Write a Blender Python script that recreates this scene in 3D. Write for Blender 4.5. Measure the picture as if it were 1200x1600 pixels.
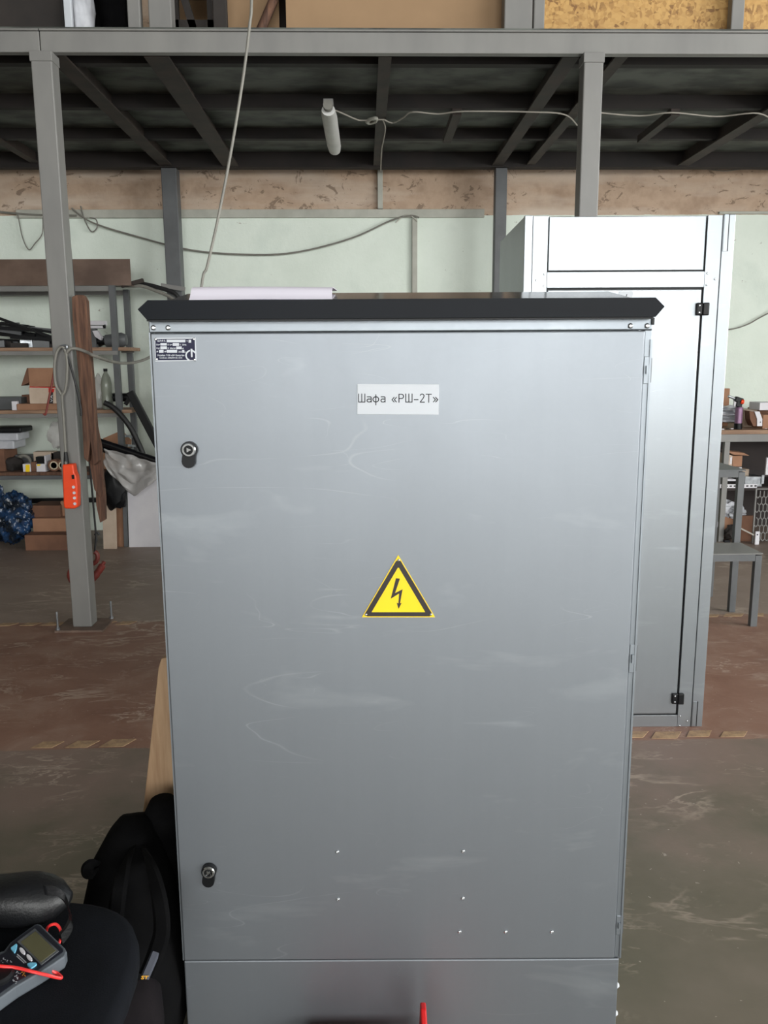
import bpy, bmesh, math, random
from mathutils import Matrix, Vector, noise
random.seed(7)
for o in list(bpy.data.objects): bpy.data.objects.remove(o)
SC = bpy.context.scene
COL = SC.collection

# ------------------------------------------------------------------ camera (1200 x 1600 frame)
F = 1300.0; PITCH = math.radians(10.25); YAW = math.radians(1.3); ROLL = -0.0055; EYE = 1.55
CR = Matrix.Rotation(-YAW, 3, 'Z') @ Matrix.Rotation(math.pi/2 - PITCH, 3, 'X') @ Matrix.Rotation(ROLL, 3, 'Z')
CP = Vector((0, 0, EYE))
cam = bpy.data.cameras.new('camera'); camo = bpy.data.objects.new('camera', cam); COL.objects.link(camo)
cam.sensor_fit = 'VERTICAL'; cam.sensor_height = 32.0; cam.lens = F/1600*32.0; cam.clip_start = 0.02; cam.clip_end = 200
camo.matrix_world = Matrix.Translation(CP) @ CR.to_4x4()
SC.camera = camo

# ------------------------------------------------------------------ daylight: overcast sky, coming in through the hall's windows
w = bpy.data.worlds.new('overcast_sky'); SC.world = w; w.use_nodes = True
bg = w.node_tree.nodes['Background']; bg.inputs[0].default_value = (0.97, 0.98, 0.965, 1); bg.inputs[1].default_value = 3.0
SC.view_settings.view_transform = 'Standard'; SC.view_settings.look = 'None'
SC.view_settings.exposure = 2.42; SC.view_settings.gamma = 1.0; SC.view_settings.use_curve_mapping = False
def portal(name, loc, rot, sx, sy):
    l = bpy.data.lights.new(name, 'AREA'); l.shape = 'RECTANGLE'; l.size = sx; l.size_y = sy; l.cycles.is_portal = True
    o = bpy.data.objects.new(name, l); COL.objects.link(o); o.location = loc; o.rotation_euler = rot
REAR, RIGHT, LEFT, ROOF, WALL = -8.0, 7.5, -6.5, 6.4, 7.75
WZ0, WZ1 = 1.4, 4.3
REARW = [(-3.0, -0.2), (0.6, 4.9)]          # window spans in the rear wall (x)
RIGHTW = [(-7.4, -4.0), (-3.6, -0.3), (0.1, 3.4)]; RZ_0 = 1.0        # window spans in the right wall (y)
for i, (a, b) in enumerate(REARW): portal('daylight_portal', ((a+b)/2, REAR-0.05, (WZ0+WZ1)/2), (math.radians(90), 0, 0), b-a, WZ1-WZ0)
for i, (a, b) in enumerate(RIGHTW): portal('daylight_portal', (RIGHT+0.05, (a+b)/2, (RZ_0+WZ1)/2), (math.radians(90), 0, math.radians(90)), b-a, WZ1-RZ_0)

# ------------------------------------------------------------------ pixel helpers (a pixel gives a direction; the plane it meets gives the place)
def ray(x, y): return CR @ Vector(((x-600)/F, (800-y)/F, -1))
def at(x, y, Y): d = ray(x, y); return CP + d*(Y/d.y)
def gz(x, y, z): d = ray(x, y); return CP + d*((z-EYE)/d.z)
FW = Vector((math.sin(YAW), math.cos(YAW), 0)); RT = Vector((math.cos(YAW), -math.sin(YAW), 0))
def cf(x, y, D): d = ray(x, y); p = d*(D/d.dot(FW)); return p.dot(RT), p.z+EYE

# ------------------------------------------------------------------ materials
def lin(c):
    return tuple(((v/255)/12.92 if v/255 <= 0.04045 else ((v/255+0.055)/1.055)**2.4) for v in c) + (1,)
MATS = {}
def nodes(name):
    m = bpy.data.materials.new(name); m.use_nodes = True; MATS[name] = m
    nt = m.node_tree; return m, nt, nt.nodes['Principled BSDF']
def N(nt, kind, **kw):
    n = nt.nodes.new(kind)
    for k, v in kw.items():
        if k.startswith('i_'):
            key = k[2:]; n.inputs[int(key) if key.isdigit() else key.replace('_', ' ')].default_value = v
        else: setattr(n, k, v)
    return n
def L(nt, a, b): nt.links.new(a, b)
def coords(nt, scale=(1, 1, 1), rot=(0, 0, 0), kind='Object'):
    tc = N(nt, 'ShaderNodeTexCoord'); mp = N(nt, 'ShaderNodeMapping')
    mp.inputs['Scale'].default_value = scale; mp.inputs['Rotation'].default_value = rot
    L(nt, tc.outputs[kind], mp.inputs['Vector']); return mp.outputs['Vector']
def ramp(nt, fac, stops):
    r = N(nt, 'ShaderNodeValToRGB'); e = r.color_ramp.elements
    while len(e) < len(stops): e.new(0.5)
    for k, (p, c) in enumerate(stops): e[k].position = p; e[k].color = c
    L(nt, fac, r.inputs[0]); return r.outputs[0]
def mix(nt, fac, a, b, mode='MIX'):
    n = N(nt, 'ShaderNodeMix', data_type='RGBA', blend_type=mode)
    for s, v in ((n.inputs[0], fac), (n.inputs[6], a), (n.inputs[7], b)):
        if hasattr(v, 'is_linked'): L(nt, v, s)
        else: s.default_value = v
    return n.outputs[2]
def math_(nt, op, a, b=0.0):
    n = N(nt, 'ShaderNodeMath', operation=op)
    for s, v in ((n.inputs[0], a), (n.inputs[1], b)):
        if hasattr(v, 'is_linked'): L(nt, v, s)
        else: s.default_value = v
    return n.outputs[0]
def noise_(nt, vec, scale, detail=4, rough=0.55, dist=0.0):
    n = N(nt, 'ShaderNodeTexNoise'); n.inputs['Scale'].default_value = scale; n.inputs['Detail'].default_value = detail
    n.inputs['Roughness'].default_value = rough; n.inputs['Distortion'].default_value = dist
    L(nt, vec, n.inputs['Vector']); return n.outputs[0]
def bump(nt, bs, h, strength=0.2, dist=0.01):
    b = N(nt, 'ShaderNodeBump'); b.inputs['Strength'].default_value = strength; b.inputs['Distance'].default_value = dist
    L(nt, h, b.inputs['Height']); L(nt, b.outputs[0], bs.inputs['Normal'])
def pm(name, c, rough=0.5, metal=0.0, c2=None, scale=12, stretch=(1, 1, 1), bmp=0.0, bscale=60, lo=0.35, hi=0.65, alpha=1.0, spec=0.5, kind='Object'):
    if name in MATS: return MATS[name]
    m, nt, bs = nodes(name); v = coords(nt, stretch, kind=kind)
    if c2 is None: c2 = tuple(max(0, k*0.8) for k in c)
    n = noise_(nt, v, scale)
    L(nt, ramp(nt, n, [(lo, lin(c)), (hi, lin(c2))]), bs.inputs['Base Color'])
    bs.inputs['Roughness'].default_value = rough; bs.inputs['Metallic'].default_value = metal
    bs.inputs['Specular IOR Level'].default_value = spec; bs.inputs['Alpha'].default_value = alpha
    if bmp: bump(nt, bs, noise_(nt, v, bscale, 3), bmp, 0.004)
    return m

def galvanised(name, base=(135, 140, 146), rough=0.49):
    m, nt, bs = nodes(name)
    v = coords(nt); vs = coords(nt, (14, 14, 0.35))
    streak = noise_(nt, vs, 2.0, 5, 0.6); spang = noise_(nt, v, 90, 2); cloud = noise_(nt, v, 3.2, 4, 0.55, 0.6)
    def scratches(rot, thr, sc):
        # short arcs of scuffing: a narrow band of a stretched noise, kept only inside sparse patches
        a = noise_(nt, coords(nt, (1.2*sc, 1.2*sc, 7*sc), rot), 1.5, 1, 0.4, 0.35)
        band = math_(nt, 'MAXIMUM', 0.0, math_(nt, 'SUBTRACT', 1.0, math_(nt, 'DIVIDE', math_(nt, 'ABSOLUTE', math_(nt, 'SUBTRACT', a, 0.5)), thr)))
        patch = ramp(nt, noise_(nt, coords(nt, (1, 1, 1), (0.4, rot[1]*3, 0)), 3.2*sc, 4), [(0.55, (0, 0, 0, 1)), (0.68, (1, 1, 1, 1))])
        return math_(nt, 'MULTIPLY', band, patch)
    s = math_(nt, 'MAXIMUM', scratches((0, 0.75, 0), 0.005, 1.0), math_(nt, 'MAXIMUM', scratches((0, -0.9, 0.3), 0.0025, 1.5), scratches((0, 0.35, 0.2), 0.0025, 1.9)))
    c = mix(nt, cloud, lin(base), lin(tuple(k*0.95 for k in base)))
    c = mix(nt, math_(nt, 'MULTIPLY', streak, 0.16), c, lin(tuple(min(255, k*1.12) for k in base)))
    # wide faint rubbed smears between the lines
    sm = ramp(nt, noise_(nt, coords(nt, (1.0, 1.0, 3.2), (0, 0.7, 0)), 2.6, 4, 0.6, 0.4), [(0.60, (0, 0, 0, 1)), (0.78, (1, 1, 1, 1))])
    c = mix(nt, math_(nt, 'MULTIPLY', sm, 0.16), c, lin((205, 212, 216)))
    c = mix(nt, math_(nt, 'MULTIPLY', s, 0.17), c, lin((210, 217, 221)))
    L(nt, c, bs.inputs['Base Color']); bs.inputs['Metallic'].default_value = 0.85
    r = math_(nt, 'ADD', math_(nt, 'MULTIPLY', cloud, 0.07), rough-0.05)
    r = math_(nt, 'ADD', r, math_(nt, 'MULTIPLY', spang, 0.05)); r = math_(nt, 'ADD', r, math_(nt, 'MULTIPLY', s, 0.08))
    L(nt, r, bs.inputs['Roughness'])
    bump(nt, bs, math_(nt, 'ADD', math_(nt, 'MULTIPLY', noise_(nt, coords(nt, (1, 1, 0.6)), 2.2, 2), 1.0), math_(nt, 'MULTIPLY', streak, 0.02)), 0.10, 0.012)
    return m
GALV = galvanised('galvanised_sheet')
GALV2 = galvanised('galvanised_frame', (138, 144, 150), 0.46)
GALV3 = galvanised('bright_galvanised_sheet', (147, 152, 157), 0.37)
STEELGREY = pm('grey_enamel_steel', (124, 123, 120), 0.45, 0, (114, 113, 111), 5, (1, 1, 0.3), 0.03)
STEELDARK = pm('dark_grey_enamel', (88, 90, 92), 0.5, 0, (78, 80, 82), 6)
JOIST = pm('rusty_joist', (60, 50, 44), 0.75, 0, (44, 38, 35), 7, (1, 1, 1), 0.1)
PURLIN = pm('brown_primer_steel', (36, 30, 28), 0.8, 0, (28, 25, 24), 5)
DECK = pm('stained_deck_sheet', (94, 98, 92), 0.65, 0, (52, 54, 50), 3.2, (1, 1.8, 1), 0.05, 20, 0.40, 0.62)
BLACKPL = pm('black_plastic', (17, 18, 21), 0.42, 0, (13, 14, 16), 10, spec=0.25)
BLACKFAB = pm('black_fabric', (9, 9, 10), 0.95, 0, (6, 6, 7), 25, (1, 1, 1), 0.25, 260, spec=0.1)
BLACKSEAT = pm('black_seat_fabric', (17, 19, 24), 0.9, 0, (14, 16, 20), 18, (1, 1, 1), 0.3, 420, spec=0.12)
BLACKLEATHER = pm('black_leather', (13, 14, 17), 0.45, 0, (10, 11, 13), 14, (1, 1, 1), 0.2, 180)
RUBBER = pm('black_rubber', (28, 28, 29), 0.55, 0, (22, 22, 23), 20)
CAP = pm('anthracite_enamel', (11, 15, 22), 0.45, 0, (9, 13, 19), 6, spec=0.12)
CAPTOP = pm('glossy_roof_sheet', (134, 128, 124), 0.13, 0.9, (126, 120, 117), 5)
PAPER = pm('white_paper', (212, 207, 218), 0.8, 0, (208, 204, 215), 4)
SIGNWHITE = pm('white_plate', (190, 194, 200), 0.5, 0, (186, 190, 196), 5)
INK = pm('dark_ink', (20, 21, 27), 0.7, 0, (17, 18, 24), 9, spec=0.15)
YELLOW = pm('sign_yellow', (246, 208, 20), 0.4, 0, (240, 200, 18), 5)
SIGNBLACK = pm('sign_black', (40, 33, 32), 0.4, 0, (36, 30, 30), 6)
NAVY = pm('navy_plate', (22, 22, 54), 0.4, 0, (19, 20, 46), 8, spec=0.2)
RIVET = pm('bright_rivet', (205, 208, 210), 0.25, 0.9, (190, 193, 196), 30)
CHROME = pm('chrome', (222, 224, 226), 0.16, 1.0, (205, 208, 210), 30)
WOOD = pm('pale_plank', (176, 146, 114), 0.65, 0, (150, 118, 88), 7, (7, 7, 0.6), 0.1, 40)
OLDWOOD = pm('rotten_brown_board', (112, 80, 62), 0.85, 0, (72, 50, 40), 9, (6, 6, 0.5), 0.6, 30)
BENCHWOOD = pm('bench_plank', (158, 128, 104), 0.7, 0, (128, 100, 80), 6, (0.6, 6, 6), 0.1, 40)
CARD = pm('cardboard', (158, 118, 92), 0.85, 0, (142, 104, 80), 5)
CARDDARK = pm('brown_cardboard', (122, 86, 66), 0.85, 0, (100, 70, 54), 5)
CARDPALE = pm('pale_cardboard', (196, 178, 160), 0.85, 0, (180, 160, 142), 6)
WHITEBOX = pm('white_carton', (214, 212, 216), 0.7, 0, (204, 202, 208), 5)
ORANGE = pm('orange_plastic', (240, 74, 22), 0.4, 0, (230, 66, 20), 5)
RED = pm('red_plastic', (196, 26, 28), 0.35, 0, (180, 22, 24), 5)
REDCORD = pm('red_lead', (222, 52, 50), 0.4, 0, (212, 46, 46), 10)
HOOKRED = pm('dark_red_enamel', (120, 48, 40), 0.5, 0, (96, 40, 35), 10)
SHEETBROWN = pm('brown_steel_sheet', (112, 92, 80), 0.45, 0.2, (84, 66, 56), 2.6, (1, 1, 1.4), 0.0)
TANBOARD = pm('tan_fibreboard', (150, 122, 92), 0.8, 0, (142, 115, 86), 3)
PLASTER = None
PIPEGREY = pm('pale_conduit', (176, 176, 166), 0.6, 0, (160, 160, 150), 6)
WIREWHITE = pm('white_cable', (164, 158, 148), 0.55, 0, (150, 145, 137), 10)
WIREGREY = pm('grey_cable', (126, 124, 116), 0.55, 0, (112, 110, 104), 10)
LAMPWHITE = pm('lamp_diffuser', (206, 206, 204), 0.5, 0, (196, 196, 194), 8)
BLUEBAG = pm('blue_black_film', (36, 66, 104), 0.25, 0, (22, 30, 40), 9, (1, 1, 1), 0.3, 30, 0.4, 0.58)
FILM = pm('clear_film', (200, 198, 196), 0.2, 0, (190, 188, 186), 8, (1, 1, 1), 0.5, 18, alpha=0.55)
GREYBAG = pm('grey_film', (196, 198, 204), 0.35, 0, (170, 172, 178), 9, (1, 1, 1), 0.4, 25)
SCRAP = pm('bright_scrap_metal', (170, 174, 178), 0.35, 0.8, (120, 124, 128), 20)
GREYMETER = pm('grey_meter_rubber', (84, 90, 96), 0.6, 0, (76, 82, 88), 12)
METERFACE = pm('dark_meter_face', (30, 32, 42), 0.4, 0, (26, 28, 36), 9)
LCD = pm('lcd_glass', (92, 90, 66), 0.18, 0, (84, 82, 60), 6)
CYAN = pm('pale_blue_button', (120, 196, 226), 0.5, 0, (110, 186, 218), 6)
PURPLE = pm('purple_canister', (142, 112, 138), 0.3, 0.3, (128, 98, 126), 6)
BOTTLE = pm('clear_bottle', (158, 164, 150), 0.15, 0, (148, 154, 142), 8, alpha=0.75)
UNDERBENCH = pm('dark_brown_panel', (44, 34, 32), 0.7, 0, (38, 29, 28), 5)
TAPEROLL = pm('tape_roll', (206, 192, 166), 0.5, 0, (190, 176, 150), 9)
DARKSTUFF = pm('dark_lumber', (46, 40, 37), 0.8, 0, (34, 30, 28), 5)

def wall_material():
    m, nt, bs = nodes('painted_plaster_wall'); tc = N(nt, 'ShaderNodeNewGeometry'); sep = N(nt, 'ShaderNodeSeparateXYZ')
    L(nt, tc.outputs['Position'], sep.inputs[0]); v = coords(nt)
    wob = noise_(nt, v, 6, 3)
    z = math_(nt, 'ADD', sep.outputs[2], math_(nt, 'MULTIPLY', math_(nt, 'SUBTRACT', wob, 0.5), 0.02))
    up = math_(nt, 'GREATER_THAN', z, 2.83)
    mint = ramp(nt, noise_(nt, v, 1.6, 5, 0.6), [(0.3, lin((211, 221, 210))), (0.55, lin((220, 229, 219))), (0.75, lin((205, 216, 206)))])
    tan = ramp(nt, noise_(nt, v, 2.2, 6, 0.65), [(0.3, lin((146, 122, 102))), (0.5, lin((182, 158, 136))), (0.7, lin((160, 136, 116)))])
    # rain-worn pale patches in the plaster band
    tan = mix(nt, ramp(nt, noise_(nt, coords(nt, (0.5, 1, 2.5)), 1.8, 4), [(0.45, (0, 0, 0, 1)), (0.7, (1, 1, 1, 1))]), tan, lin((196, 180, 164)))
    c = mix(nt, up, mint, tan)
    thr = math_(nt, 'ADD', 0.325, math_(nt, 'MULTIPLY', up, 0.085))
    chip = math_(nt, 'LESS_THAN', noise_(nt, coords(nt, (1, 1, 1.6)), 6, 6, 0.72, 1.0), thr)
    big = noise_(nt, v, 1.1, 3); chip = math_(nt, 'MULTIPLY', chip, math_(nt, 'GREATER_THAN', big, 0.45))
    L(nt, mix(nt, math_(nt, 'MULTIPLY', chip, 0.75), c, lin((116, 98, 82))), bs.inputs['Base Color'])
    # thin hairline dents
    bs.inputs['Roughness'].default_value = 0.8
    bump(nt, bs, noise_(nt, v, 5, 6, 0.7), 0.35, 0.02); return m
WALLM = wall_material()

def floor_material():
    m, nt, bs = nodes('worn_painted_concrete'); g = N(nt, 'ShaderNodeNewGeometry'); sep = N(nt, 'ShaderNodeSeparateXYZ')
    L(nt, g.outputs['Position'], sep.inputs[0]); v = coords(nt)
    big = noise_(nt, v, 1.3, 5, 0.6); mid = noise_(nt, v, 4.0, 6, 0.65, 0.5)
    y = math_(nt, 'ADD', sep.outputs[1], math_(nt, 'MULTIPLY', math_(nt, 'SUBTRACT', mid, 0.5), 0.05))
    near = ramp(nt, big, [(0.30, lin((80, 78, 62))), (0.5, lin((98, 92, 78))), (0.70, lin((116, 106, 94)))])
    red = ramp(nt, mid, [(0.3, lin((118, 84, 69))), (0.5, lin((131, 98, 82))), (0.72, lin((146, 119, 104)))])
    far = ramp(nt, big, [(0.3, lin((124, 108, 98))), (0.7, lin((142, 126, 115)))])
    a = math_(nt, 'GREATER_THAN', y, 3.2); b = math_(nt, 'GREATER_THAN', y, 4.9)
    # dust carried over the near edge of the red lane
    fade = N(nt, 'ShaderNodeMapRange'); fade.inputs[1].default_value = 2.55; fade.inputs[2].default_value = 3.2; L(nt, math_(nt, 'ADD', y, math_(nt, 'MULTIPLY', math_(nt, 'SUBTRACT', big, 0.5), 2.2)), fade.inputs[0])
    near = mix(nt, fade.outputs[0], near, lin((126, 108, 98)))
    c = mix(nt, b, mix(nt, a, near, red), far)
    def scuff(rot, stretch, thr, sc):
        n = noise_(nt, coords(nt, stretch, (0, 0, rot)), sc, 5, 0.62, 0.5)
        band = math_(nt, 'MAXIMUM', 0.0, math_(nt, 'SUBTRACT', 1.0, math_(nt, 'DIVIDE', math_(nt, 'ABSOLUTE', math_(nt, 'SUBTRACT', n, 0.5)), thr)))
        return math_(nt, 'MULTIPLY', band, ramp(nt, noise_(nt, coords(nt, (1, 1, 1), (0, 0, rot)), 1.9, 5), [(0.5, (0, 0, 0, 1)), (0.66, (1, 1, 1, 1))]))
    s = math_(nt, 'MAXIMUM', scuff(0.2, (1, 2.4, 1), 0.035, 2.0), scuff(1.1, (1, 3.0, 1), 0.02, 2.7))
    c = mix(nt, math_(nt, 'MULTIPLY', s, 0.7), c, lin((186, 170, 154)))
    speck = math_(nt, 'GREATER_THAN', noise_(nt, v, 42, 2), 0.73)
    c = mix(nt, math_(nt, 'MULTIPLY', speck, 0.4), c, lin((196, 188, 176)))
    L(nt, c, bs.inputs['Base Color'])
    L(nt, math_(nt, 'ADD', math_(nt, 'MULTIPLY', mid, 0.25), 0.42), bs.inputs['Roughness'])
    bump(nt, bs, noise_(nt, v, 14, 6, 0.7), 0.12, 0.01); return m
FLOORM = floor_material()

def osb_material():
    m, nt, bs = nodes('osb_board'); v = coords(nt, (1, 1, 0.55), (0, 0.5, 0)); v2 = coords(nt, (0.5, 1, 1.1), (0, -0.4, 0))
    out = []
    for vec, sc in ((v, 60), (v2, 46)):
        n = N(nt, 'ShaderNodeTexVoronoi'); n.inputs['Scale'].default_value = sc; n.inputs['Randomness'].default_value = 1.0
        L(nt, vec, n.inputs['Vector']); out.append(n.outputs['Color'])
    bw = N(nt, 'ShaderNodeRGBToBW'); L(nt, mix(nt, 0.5, out[0], out[1]), bw.inputs[0])
    L(nt, ramp(nt, bw.outputs[0], [(0.2, lin((120, 84, 42))), (0.45, lin((170, 130, 72))), (0.6, lin((184, 146, 86))), (0.85, lin((146, 106, 56)))]), bs.inputs['Base Color'])
    bs.inputs['Roughness'].default_value = 0.6; return m
OSB = osb_material()
def tape_material():
    m, nt, bs = nodes('worn_floor_tape'); v = coords(nt)
    L(nt, ramp(nt, noise_(nt, v, 16, 5, 0.7), [(0.34, lin((128, 104, 86))), (0.5, lin((160, 131, 100))), (0.7, lin((178, 150, 116)))]), bs.inputs['Base Color'])
    bs.inputs['Roughness'].default_value = 0.6; return m
TAPE = tape_material()

# ------------------------------------------------------------------ mesh helpers
WM = {}                                                  # world matrix of each root
def rootm(o): return WM.get(o.name, Matrix.Identity(4)) if o else Matrix.Identity(4)
class MB:
    def __init__(s): s.v = []; s.f = []; s.mi = []
    def add(s, vs, fs, mi=0):
        b = len(s.v); s.v += [Vector(p) for p in vs]; s.f += [[b+i for i in f] for f in fs]; s.mi += [mi]*len(fs); return s
    def box(s, x0, x1, y0, y1, z0, z1, mi=0):
        vs = [(x, y, z) for z in (z0, z1) for y in (y0, y1) for x in (x0, x1)]
        return s.add(vs, [(0, 2, 3, 1), (4, 5, 7, 6), (0, 1, 5, 4), (2, 6, 7, 3), (0, 4, 6, 2), (1, 3, 7, 5)], mi)
    def hull8(s, a, b, mi=0):                            # two quads (lists of 4 points), joined
        return s.add(list(a)+list(b), [(3, 2, 1, 0), (4, 5, 6, 7), (0, 1, 5, 4), (1, 2, 6, 5), (2, 3, 7, 6), (3, 0, 4, 7)], mi)
    def bar(s, p, q, wx, wz, up=(0, 0, 1), mi=0):        # rectangular bar from p to q
        p = Vector(p); q = Vector(q); d = (q-p).normalized(); u = Vector(up)
        if abs(d.dot(u)) > 0.98: u = Vector((0, 1, 0))
        a = d.cross(u).normalized()*wx/2; b = a.cross(d).normalized()*wz/2
        return s.hull8([p-a-b, p+a-b, p+a+b, p-a+b], [q-a-b, q+a-b, q+a+b, q-a+b], mi)
    def prism(s, pts, d, mi=0):
        n = len(pts); pts = [Vector(p) for p in pts]; d = Vector(d)
        fs = [tuple(range(n)), tuple(range(2*n-1, n-1, -1))] + [(i, n+i, n+(i+1) % n, (i+1) % n) for i in range(n)]
        return s.add(pts+[p+d for p in pts], fs, mi)
    def loft(s, rings, mi=0, cap=True):
        n = len(rings[0]); vs = [p for r in rings for p in r]; fs = []
        for k in range(len(rings)-1):
            for i in range(n):
                j = (i+1) % n; fs.append((k*n+i, k*n+j, (k+1)*n+j, (k+1)*n+i))
        if cap: fs += [tuple(range(n-1, -1, -1)), tuple(range((len(rings)-1)*n, len(rings)*n))]
        return s.add(vs, fs, mi)
    def tube(s, pts, r, n=8, mi=0, smooth=True):
        pts = [Vector(p) for p in pts]
        if smooth and len(pts) > 2: pts = spline(pts)
        rings = []; prev = None
        for i, p in enumerate(pts):
            d = (pts[min(i+1, len(pts)-1)]-pts[max(i-1, 0)]).normalized()
            if prev is None:
                u = Vector((0, 0, 1)) if abs(d.z) < 0.9 else Vector((1, 0, 0)); a = d.cross(u).normalized()
            else: a = (prev-d*prev.dot(d)).normalized()
            prev = a; b = d.cross(a); rr = r[min(i, len(r)-1)] if isinstance(r, (list, tuple)) else r
            rings.append([p+(a*math.cos(2*math.pi*k/n)+b*math.sin(2*math.pi*k/n))*rr for k in range(n)])
        return s.loft(rings, mi)
    def lathe(s, o, axis, prof, n=20, mi=0):             # prof: (radius, height along axis)
        o = Vector(o); d = Vector(axis).normalized(); u = Vector((0, 0, 1)) if abs(d.z) < 0.9 else Vector((1, 0, 0))
        a = d.cross(u).normalized(); b = d.cross(a)
        return s.loft([[o+d*h+(a*math.cos(2*math.pi*k/n)+b*math.sin(2*math.pi*k/n))*max(r, 1e-5) for k in range(n)] for r, h in prof], mi)
    def build(s, name, mats, parent=None, bevel=0.0, smooth=False, angle=40, segs=2, origin=None):
        if not isinstance(mats, (list, tuple)): mats = [mats]
        if parent is not None: inv = rootm(parent).inverted(); vs = [inv @ p for p in s.v]; loc = None
        else:
            loc = Vector(origin) if origin is not None else Vector(((min(p.x for p in s.v)+max(p.x for p in s.v))/2, (min(p.y for p in s.v)+max(p.y for p in s.v))/2, min(p.z for p in s.v)))
            vs = [p-loc for p in s.v]
        me = bpy.data.meshes.new(name); me.from_pydata(vs, [], s.f); me.update()
        for m in mats: me.materials.append(m)
        if len(mats) > 1: me.polygons.foreach_set('material_index', s.mi)
        bm = bmesh.new(); bm.from_mesh(me); bmesh.ops.recalc_face_normals(bm, faces=bm.faces); bm.to_mesh(me); bm.free()
        if smooth:
            me.polygons.foreach_set('use_smooth', [True]*len(me.polygons)); me.set_sharp_from_angle(angle=math.radians(angle))
        o = bpy.data.objects.new(name, me); COL.objects.link(o)
        if parent is not None: o.parent = parent; WM[o.name] = rootm(parent)
        else: o.location = loc; WM[o.name] = Matrix.Translation(loc)
        if bevel:
            b = o.modifiers.new('bevel', 'BEVEL'); b.width = bevel; b.segments = segs; b.limit_method = 'ANGLE'; b.angle_limit = math.radians(35)
        return o
def spline(pts, k=6):
    out = []; n = len(pts)
    for i in range(n-1):
        p0 = pts[max(i-1, 0)]; p1 = pts[i]; p2 = pts[i+1]; p3 = pts[min(i+2, n-1)]
        for j in range(k):
            t = j/k; out.append(0.5*((2*p1)+(p2-p0)*t+(2*p0-5*p1+4*p2-p3)*t*t+(3*p1-p0-3*p2+p3)*t**3))
    return out+[pts[-1]]
def tag(o, label, cat=None, group=None, kind=None):
    o['label'] = label
    if cat: o['category'] = cat
    if group: o['group'] = group
    if kind: o['kind'] = kind
    return o
def struct(o, label): o['kind'] = 'structure'; o['label'] = label; return o
def thing(name, label, cat, loc=(0, 0, 0), rotz=0.0, group=None):
    o = bpy.data.objects.new(name, None); COL.objects.link(o); o.location = loc; o.rotation_euler = (0, 0, rotz); o.empty_display_size = 0.1
    WM[o.name] = Matrix.Translation(Vector(loc)) @ Matrix.Rotation(rotz, 4, 'Z'); return tag(o, label, cat, group)
def part(src, parent, loc, rot=None):                    # a copy of a small part placed in its parent's own frame
    c = src.copy(); COL.objects.link(c); c.parent = parent; c.location = loc
    if rot is not None: c.rotation_euler = rot
    return c
def pbox(mb, x0, x1, y0, y1, Y, dep, mi=0, zfloor=None):
    # a box whose front face fills the pixel rectangle on the plane at depth Y
    ym = (y0+y1)/2; a = at(x0, ym, Y); b = at(x1, ym, Y); xm = (x0+x1)/2
    z0 = at(xm, y1, Y).z if zfloor is None else zfloor
    return mb.box(a.x, b.x, Y, Y+dep, z0, at(xm, y0, Y).z, mi)
def crumple(name, mat, c, r, amp, seed, parent=None, sub=4, freq=5.0, flat=None, power=1.0):
    bm = bmesh.new(); bmesh.ops.create_icosphere(bm, subdivisions=sub, radius=1.0); mb = MB()
    vs = []
    for v in bm.verts:
        p = v.co.copy(); d = noise.noise(p*freq*0.5+Vector((seed, 0, 0)))*amp+abs(noise.noise(p*freq*1.6+Vector((0, seed, 0))))*amp*0.8
        sgn = Vector(tuple(math.copysign(abs(k)**power, k) for k in p)); q = sgn*(1+d)
        z = c[2]+q.z*r[2]
        if flat is not None: z = max(z, flat)
        vs.append((c[0]+q.x*r[0], c[1]+q.y*r[1], z))
    mb.add(vs, [[x.index for x in f.verts] for f in bm.faces]); bm.free()
    return mb.build(name, mat, parent, smooth=True, angle=50)
def text_mesh(mb, txt, size, place, mi=0, bold=0.0, width=None):
    cu = bpy.data.curves.new('t', 'FONT'); cu.body = txt; cu.size = size; cu.offset = bold; cu.resolution_u = 2
    o = bpy.data.objects.new('t', cu); COL.objects.link(o); dg = bpy.context.evaluated_depsgraph_get()
    me = bpy.data.meshes.new_from_object(o.evaluated_get(dg)); xs = [v.co.x for v in me.vertices]
    k = 1.0 if width is None or not xs else width/max(xs)
    mb.add([place(v.co.x*k, v.co.y) for v in me.vertices], [list(p.vertices) for p in me.polygons], mi)
    bpy.data.objects.remove(o); bpy.data.curves.remove(cu); bpy.data.meshes.remove(me)
rivet_mb = MB(); rivet_mb.lathe((0, 0, 0), (0, -1, 0), [(0.0052, 0), (0.0052, 0.0012), (0.0042, 0.0028), (0.0024, 0.0034), (0.0022, 0.0022), (0, 0.0022)], 12)
RIV = rivet_mb.build('rivet', RIVET, smooth=True, origin=(0, 0, 0)); RIVME = RIV.data; bpy.data.objects.remove(RIV)
def rivet(parent, x, y, z, s=1.0, rz=0.0, name='rivet'):
    o = bpy.data.objects.new(name, RIVME); COL.objects.link(o); o.parent = parent; o.location = (x, y, z); o.scale = (s, s, s); o.rotation_euler = (0, 0, rz); return o

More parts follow.
